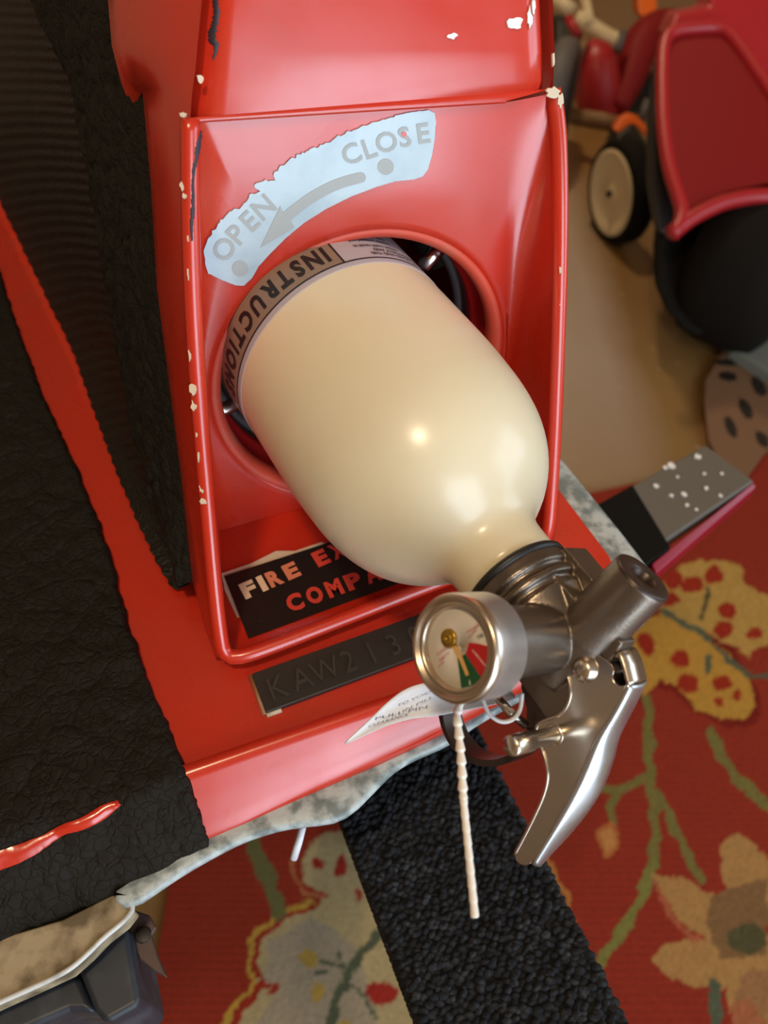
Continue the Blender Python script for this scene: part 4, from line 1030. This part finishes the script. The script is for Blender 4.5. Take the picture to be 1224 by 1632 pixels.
# small walk-behind machine with white-hubbed wheel
wb_ = fp_(1000, 380); cdep = float(np.dot(wb_ - C0, FW))
mw = empty('walk_behind_machine', wb_, 'red walk-behind garden machine with cream handles and a white-hubbed wheel', 'garden machine')
wr = .128; wc = onz(990, 306, wr)
wax = nrm(V(-.96, -.28, 0))
obj('tyre', *lathe([(-.030, wr - .024), (-.032, wr - .012), (-.022, wr - .002), (0, wr), (.022, wr - .002), (.032, wr - .010), (.030, wr - .024), (.022, wr - .028)], wc, wax, 56), TYRE, mw)
obj('wheel_hub', *lathe([(.020, wr - .022), (.032, wr - .022), (.035, wr - .030), (.028, wr - .040), (.0235, wr - .062), (.0235, .030), (.030, .020), (.032, .002)], wc, wax, 48), CRMP, mw)
obj('axle_bolt', *lathe([(.030, .009), (.040, .008), (.042, .003)], wc, wax, 16), DARK, mw)
def slab(name, px, d, th, m_, parent, bev=.01):
    o = obj(name, *plate([W(u, v, d) for u, v in px], nrm(V(0, .8, -.2)) * th), m_, parent, smooth=False, mods=(bevel(bev, 3),)); return orient(o)
slab('orange_bracket', [(979, 207), (990, 190), (1005, 182), (1018, 187), (1040, 215), (1032, 219), (1012, 198), (1002, 199), (985, 213)], 2.15, .04, ORNG, mw, .004)
slab('dark_frame', [(986, 212), (1004, 200), (1015, 202), (1030, 225), (1040, 245), (1000, 252), (975, 240)], 2.22, .10, DARK, mw)
def pod(name, c, r, m_, parent, ax=V(0, 0, 1), h=None):
    h = h or r; pr_ = [(-h, r * .5), (-h * .8, r * .9), (-h * .2, r), (h * .5, r * .92), (h * .85, r * .6), (h, r * .15)]
    return obj(name, *lathe(pr_, c, ax, 32), m_, parent)
pod('engine_cover', W(952, 130, 2.5), .075, MIDRED, mw, nrm(V(-.3, .2, 1)), .12)
pod('fuel_tank', W(975, 92, 2.55), .05, MIDRED, mw, nrm(V(.9, 0, .3)), .08)
obj('red_fender_arch', *tube(smoothline([W(u, v, 2.5) for u, v in ((985, 175), (1005, 120), (1020, 70), (1045, 45), (1075, 40))], 20, 2), [.03 + .03 * math.sin(i / 19 * 2.6) for i in range(20)], 14), DRKRED, mw)
slab('under_chassis', [(905, 185), (985, 160), (1045, 110), (1050, 330), (1035, 240), (985, 185), (960, 200), (930, 240), (912, 225)], 2.62, .15, DARK, mw, .02)
slab('dark_engine_side', [(884, 25), (925, 30), (940, 90), (925, 175), (905, 180), (884, 100)], 2.7, .15, DARK, mw, .02)
obj('handle_tube', *tube(smoothline([W(u, v, 2.5) for u, v in ((918, 28), (945, 45), (968, 60), (985, 66))], 16, 2), .026, 14), CRMP, mw)
obj('handle_tube', *tube([W(872, -10, 2.55), W(895, 6, 2.5), W(912, 18, 2.48)], .022, 14), CRMP, mw)
obj('handle_tube', *tube([W(928, -20, 2.55), W(936, 15, 2.5), W(940, 40, 2.48)], .016, 14), CRMP, mw)
obj('grey_lever', *tube([W(994, 50, 2.4), W(984, 82, 2.4)], .012, 10), GREYT, mw)
obj('tan_strut', *tube([W(934, 60, 2.4), W(926, 80, 2.4), W(917, 105, 2.42)], .013, 10), TAN, mw)
obj('red_lever', *tube([W(905, 28, 2.4), W(922, 58, 2.4)], .014, 10), MIDRED, mw)
obj('grey_strut', *tube([W(1032, 160, 2.2), W(1022, 190, 2.2)], .010, 10), GREYT, mw)
obj('tan_rail', *tube([W(912, 185, 2.35), W(960, 192, 2.3), W(985, 200, 2.3)], .022, 10), TAN, mw)
slab('orange_panel', [(1014, -20), (1048, -20), (1048, 28), (1035, 36), (1018, 22)], 2.75, .08, ORNG, mw, .008)
# leaning grey tyre just behind the hull
gt_ = W(884, 190, 2.3); 
gty = empty('grey_tyre', V(gt_[0], gt_[1], 0), 'worn grey tyre half hidden behind the red hull', 'tyre')
rT = .17
gc = V(gt_[0], gt_[1], rT)
tp_ = []
obj('tyre_ring', *lathe([(-.03, rT - .05), (-.035, rT - .02), (-.02, rT - .003), (0, rT), (.02, rT - .003), (.035, rT - .02), (.03, rT - .05), (-.03, rT - .05)], gc, nrm(V(.95, -.3, .0)), 48, cap=False), GREYT, gty)

# big red machine on the right: sloped hood with a rounded arch over a black tyre
bd = 1.62
rm = empty('ride_on_machine', fp_(1120, 540), 'large dark red fender with rounded ridges over a black tyre, at upper right', 'vehicle')
face = [(1062, 100), (1058, 200), (1066, 270), (1090, 340), (1120, 325), (1160, 305), (1224, 292), (1330, 300), (1330, 330), (1270, 210), (1215, 130), (1165, 60), (1150, 46), (1085, 48), (1070, 60)]
def FD(u, v): return 1.62 - .0004 * (v - 200) - .0001 * (u - 1100)
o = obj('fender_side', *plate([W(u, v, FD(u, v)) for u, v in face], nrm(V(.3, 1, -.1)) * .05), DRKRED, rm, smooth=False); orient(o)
outl = smoothline([(1072, 375), (1090, 345), (1080, 310), (1066, 270), (1056, 200), (1055, 120), (1058, 62), (1075, 48), (1110, 44), (1150, 42), (1172, 62), (1215, 125), (1270, 205), (1330, 290)], 60, 2)
obj('fender_ridge', *tube([W(p[0], p[1], FD(p[0], p[1]) - .004) for p in outl], .014, 14), MIDRED, rm)
botl = smoothline([(1070, 372), (1100, 348), (1130, 332), (1165, 318), (1224, 310), (1330, 322)], 30, 2)
obj('fender_arch_edge', *tube([W(p[0], p[1], FD(p[0], p[1])) for p in botl], .016, 14), MIDRED, rm)
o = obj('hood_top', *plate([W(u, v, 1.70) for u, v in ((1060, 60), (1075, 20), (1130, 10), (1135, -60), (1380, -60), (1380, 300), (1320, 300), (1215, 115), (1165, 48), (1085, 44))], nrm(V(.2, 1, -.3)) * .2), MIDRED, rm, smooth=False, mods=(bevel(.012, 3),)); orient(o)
slab('dark_gap', [(1048, 95), (1062, 110), (1062, 250), (1085, 345), (1072, 380), (1048, 370), (1036, 300), (1036, 200)], 1.70, .04, DARK, rm)
rr_ = .18; tyc = onz(1195, 425, rr_)
obj('big_tyre', *lathe([(-.09, rr_ - .10), (-.105, rr_ - .05), (-.085, rr_ - .012), (-.04, rr_), (.04, rr_), (.085, rr_ - .012), (.105, rr_ - .05), (.09, rr_ - .10)], tyc, nrm(V(.80, -.60, 0)), 64), TYRE, rm)
obj('tyre_hub', *lathe([(.085, rr_ - .10), (.08, rr_ - .12), (.10, .04), (.10, .01)], tyc, nrm(V(.80, -.60, 0)), 32), DARK, rm)
obj('lower_body', *plate([W(u, v, 1.70) for u, v in ((1050, 372), (1100, 350), (1165, 320), (1330, 320), (1330, 430), (1224, 436), (1180, 498), (1140, 525), (1112, 545), (1088, 530), (1060, 498), (1044, 460), (1044, 420))], nrm(V(.2, 1, -.1)) * .12), TYRE, rm, smooth=False, mods=(bevel(.02, 3),))
# pale slab and spotted board lying beyond
o = obj('grey_green_slab', *plate([onz(u, v, .05) for u, v in ((1155, 528), (1180, 515), (1300, 512), (1300, 640), (1224, 590), (1165, 552))], V(0, 0, -.05)), GREYG, smooth=False, mods=(bevel(.01, 3),)); orient(o); tag(o, 'smooth grey-green slab at the right edge below the black tyre', 'slab')
sb = obj('spotted_board', *plate([onz(u, v, .02) for u, v in ((1122, 640), (1124, 606), (1150, 562), (1180, 556), (1240, 585), (1330, 600), (1330, 700), (1240, 690), (1205, 740), (1182, 772), (1160, 760), (1130, 702))], V(0, 0, -.011)), BRNB, smooth=False, mods=(bevel(.002, 2),)); orient(sb)
tag(sb, 'brown board with dark oval spots lying near the right edge', 'board')
for k_, (u, v, w, h) in enumerate(((1165, 680, 8, 15), (1189, 652, 9, 16), (1210, 617, 10, 15), (1160, 600, 14, 8), (1215, 700, 9, 12), (1160, 578, 20, 5))):
    P = onz(u, v, .0205); s = np.dot(P - C0, FW) / FPX
    blob(P, V(1, 0, 0), V(0, 1, 0), V(0, 0, 1), w * s, h * s * 1.5, .001, 'dark_oval', DARK, sb, seed=k_ + 80, jag=.12)
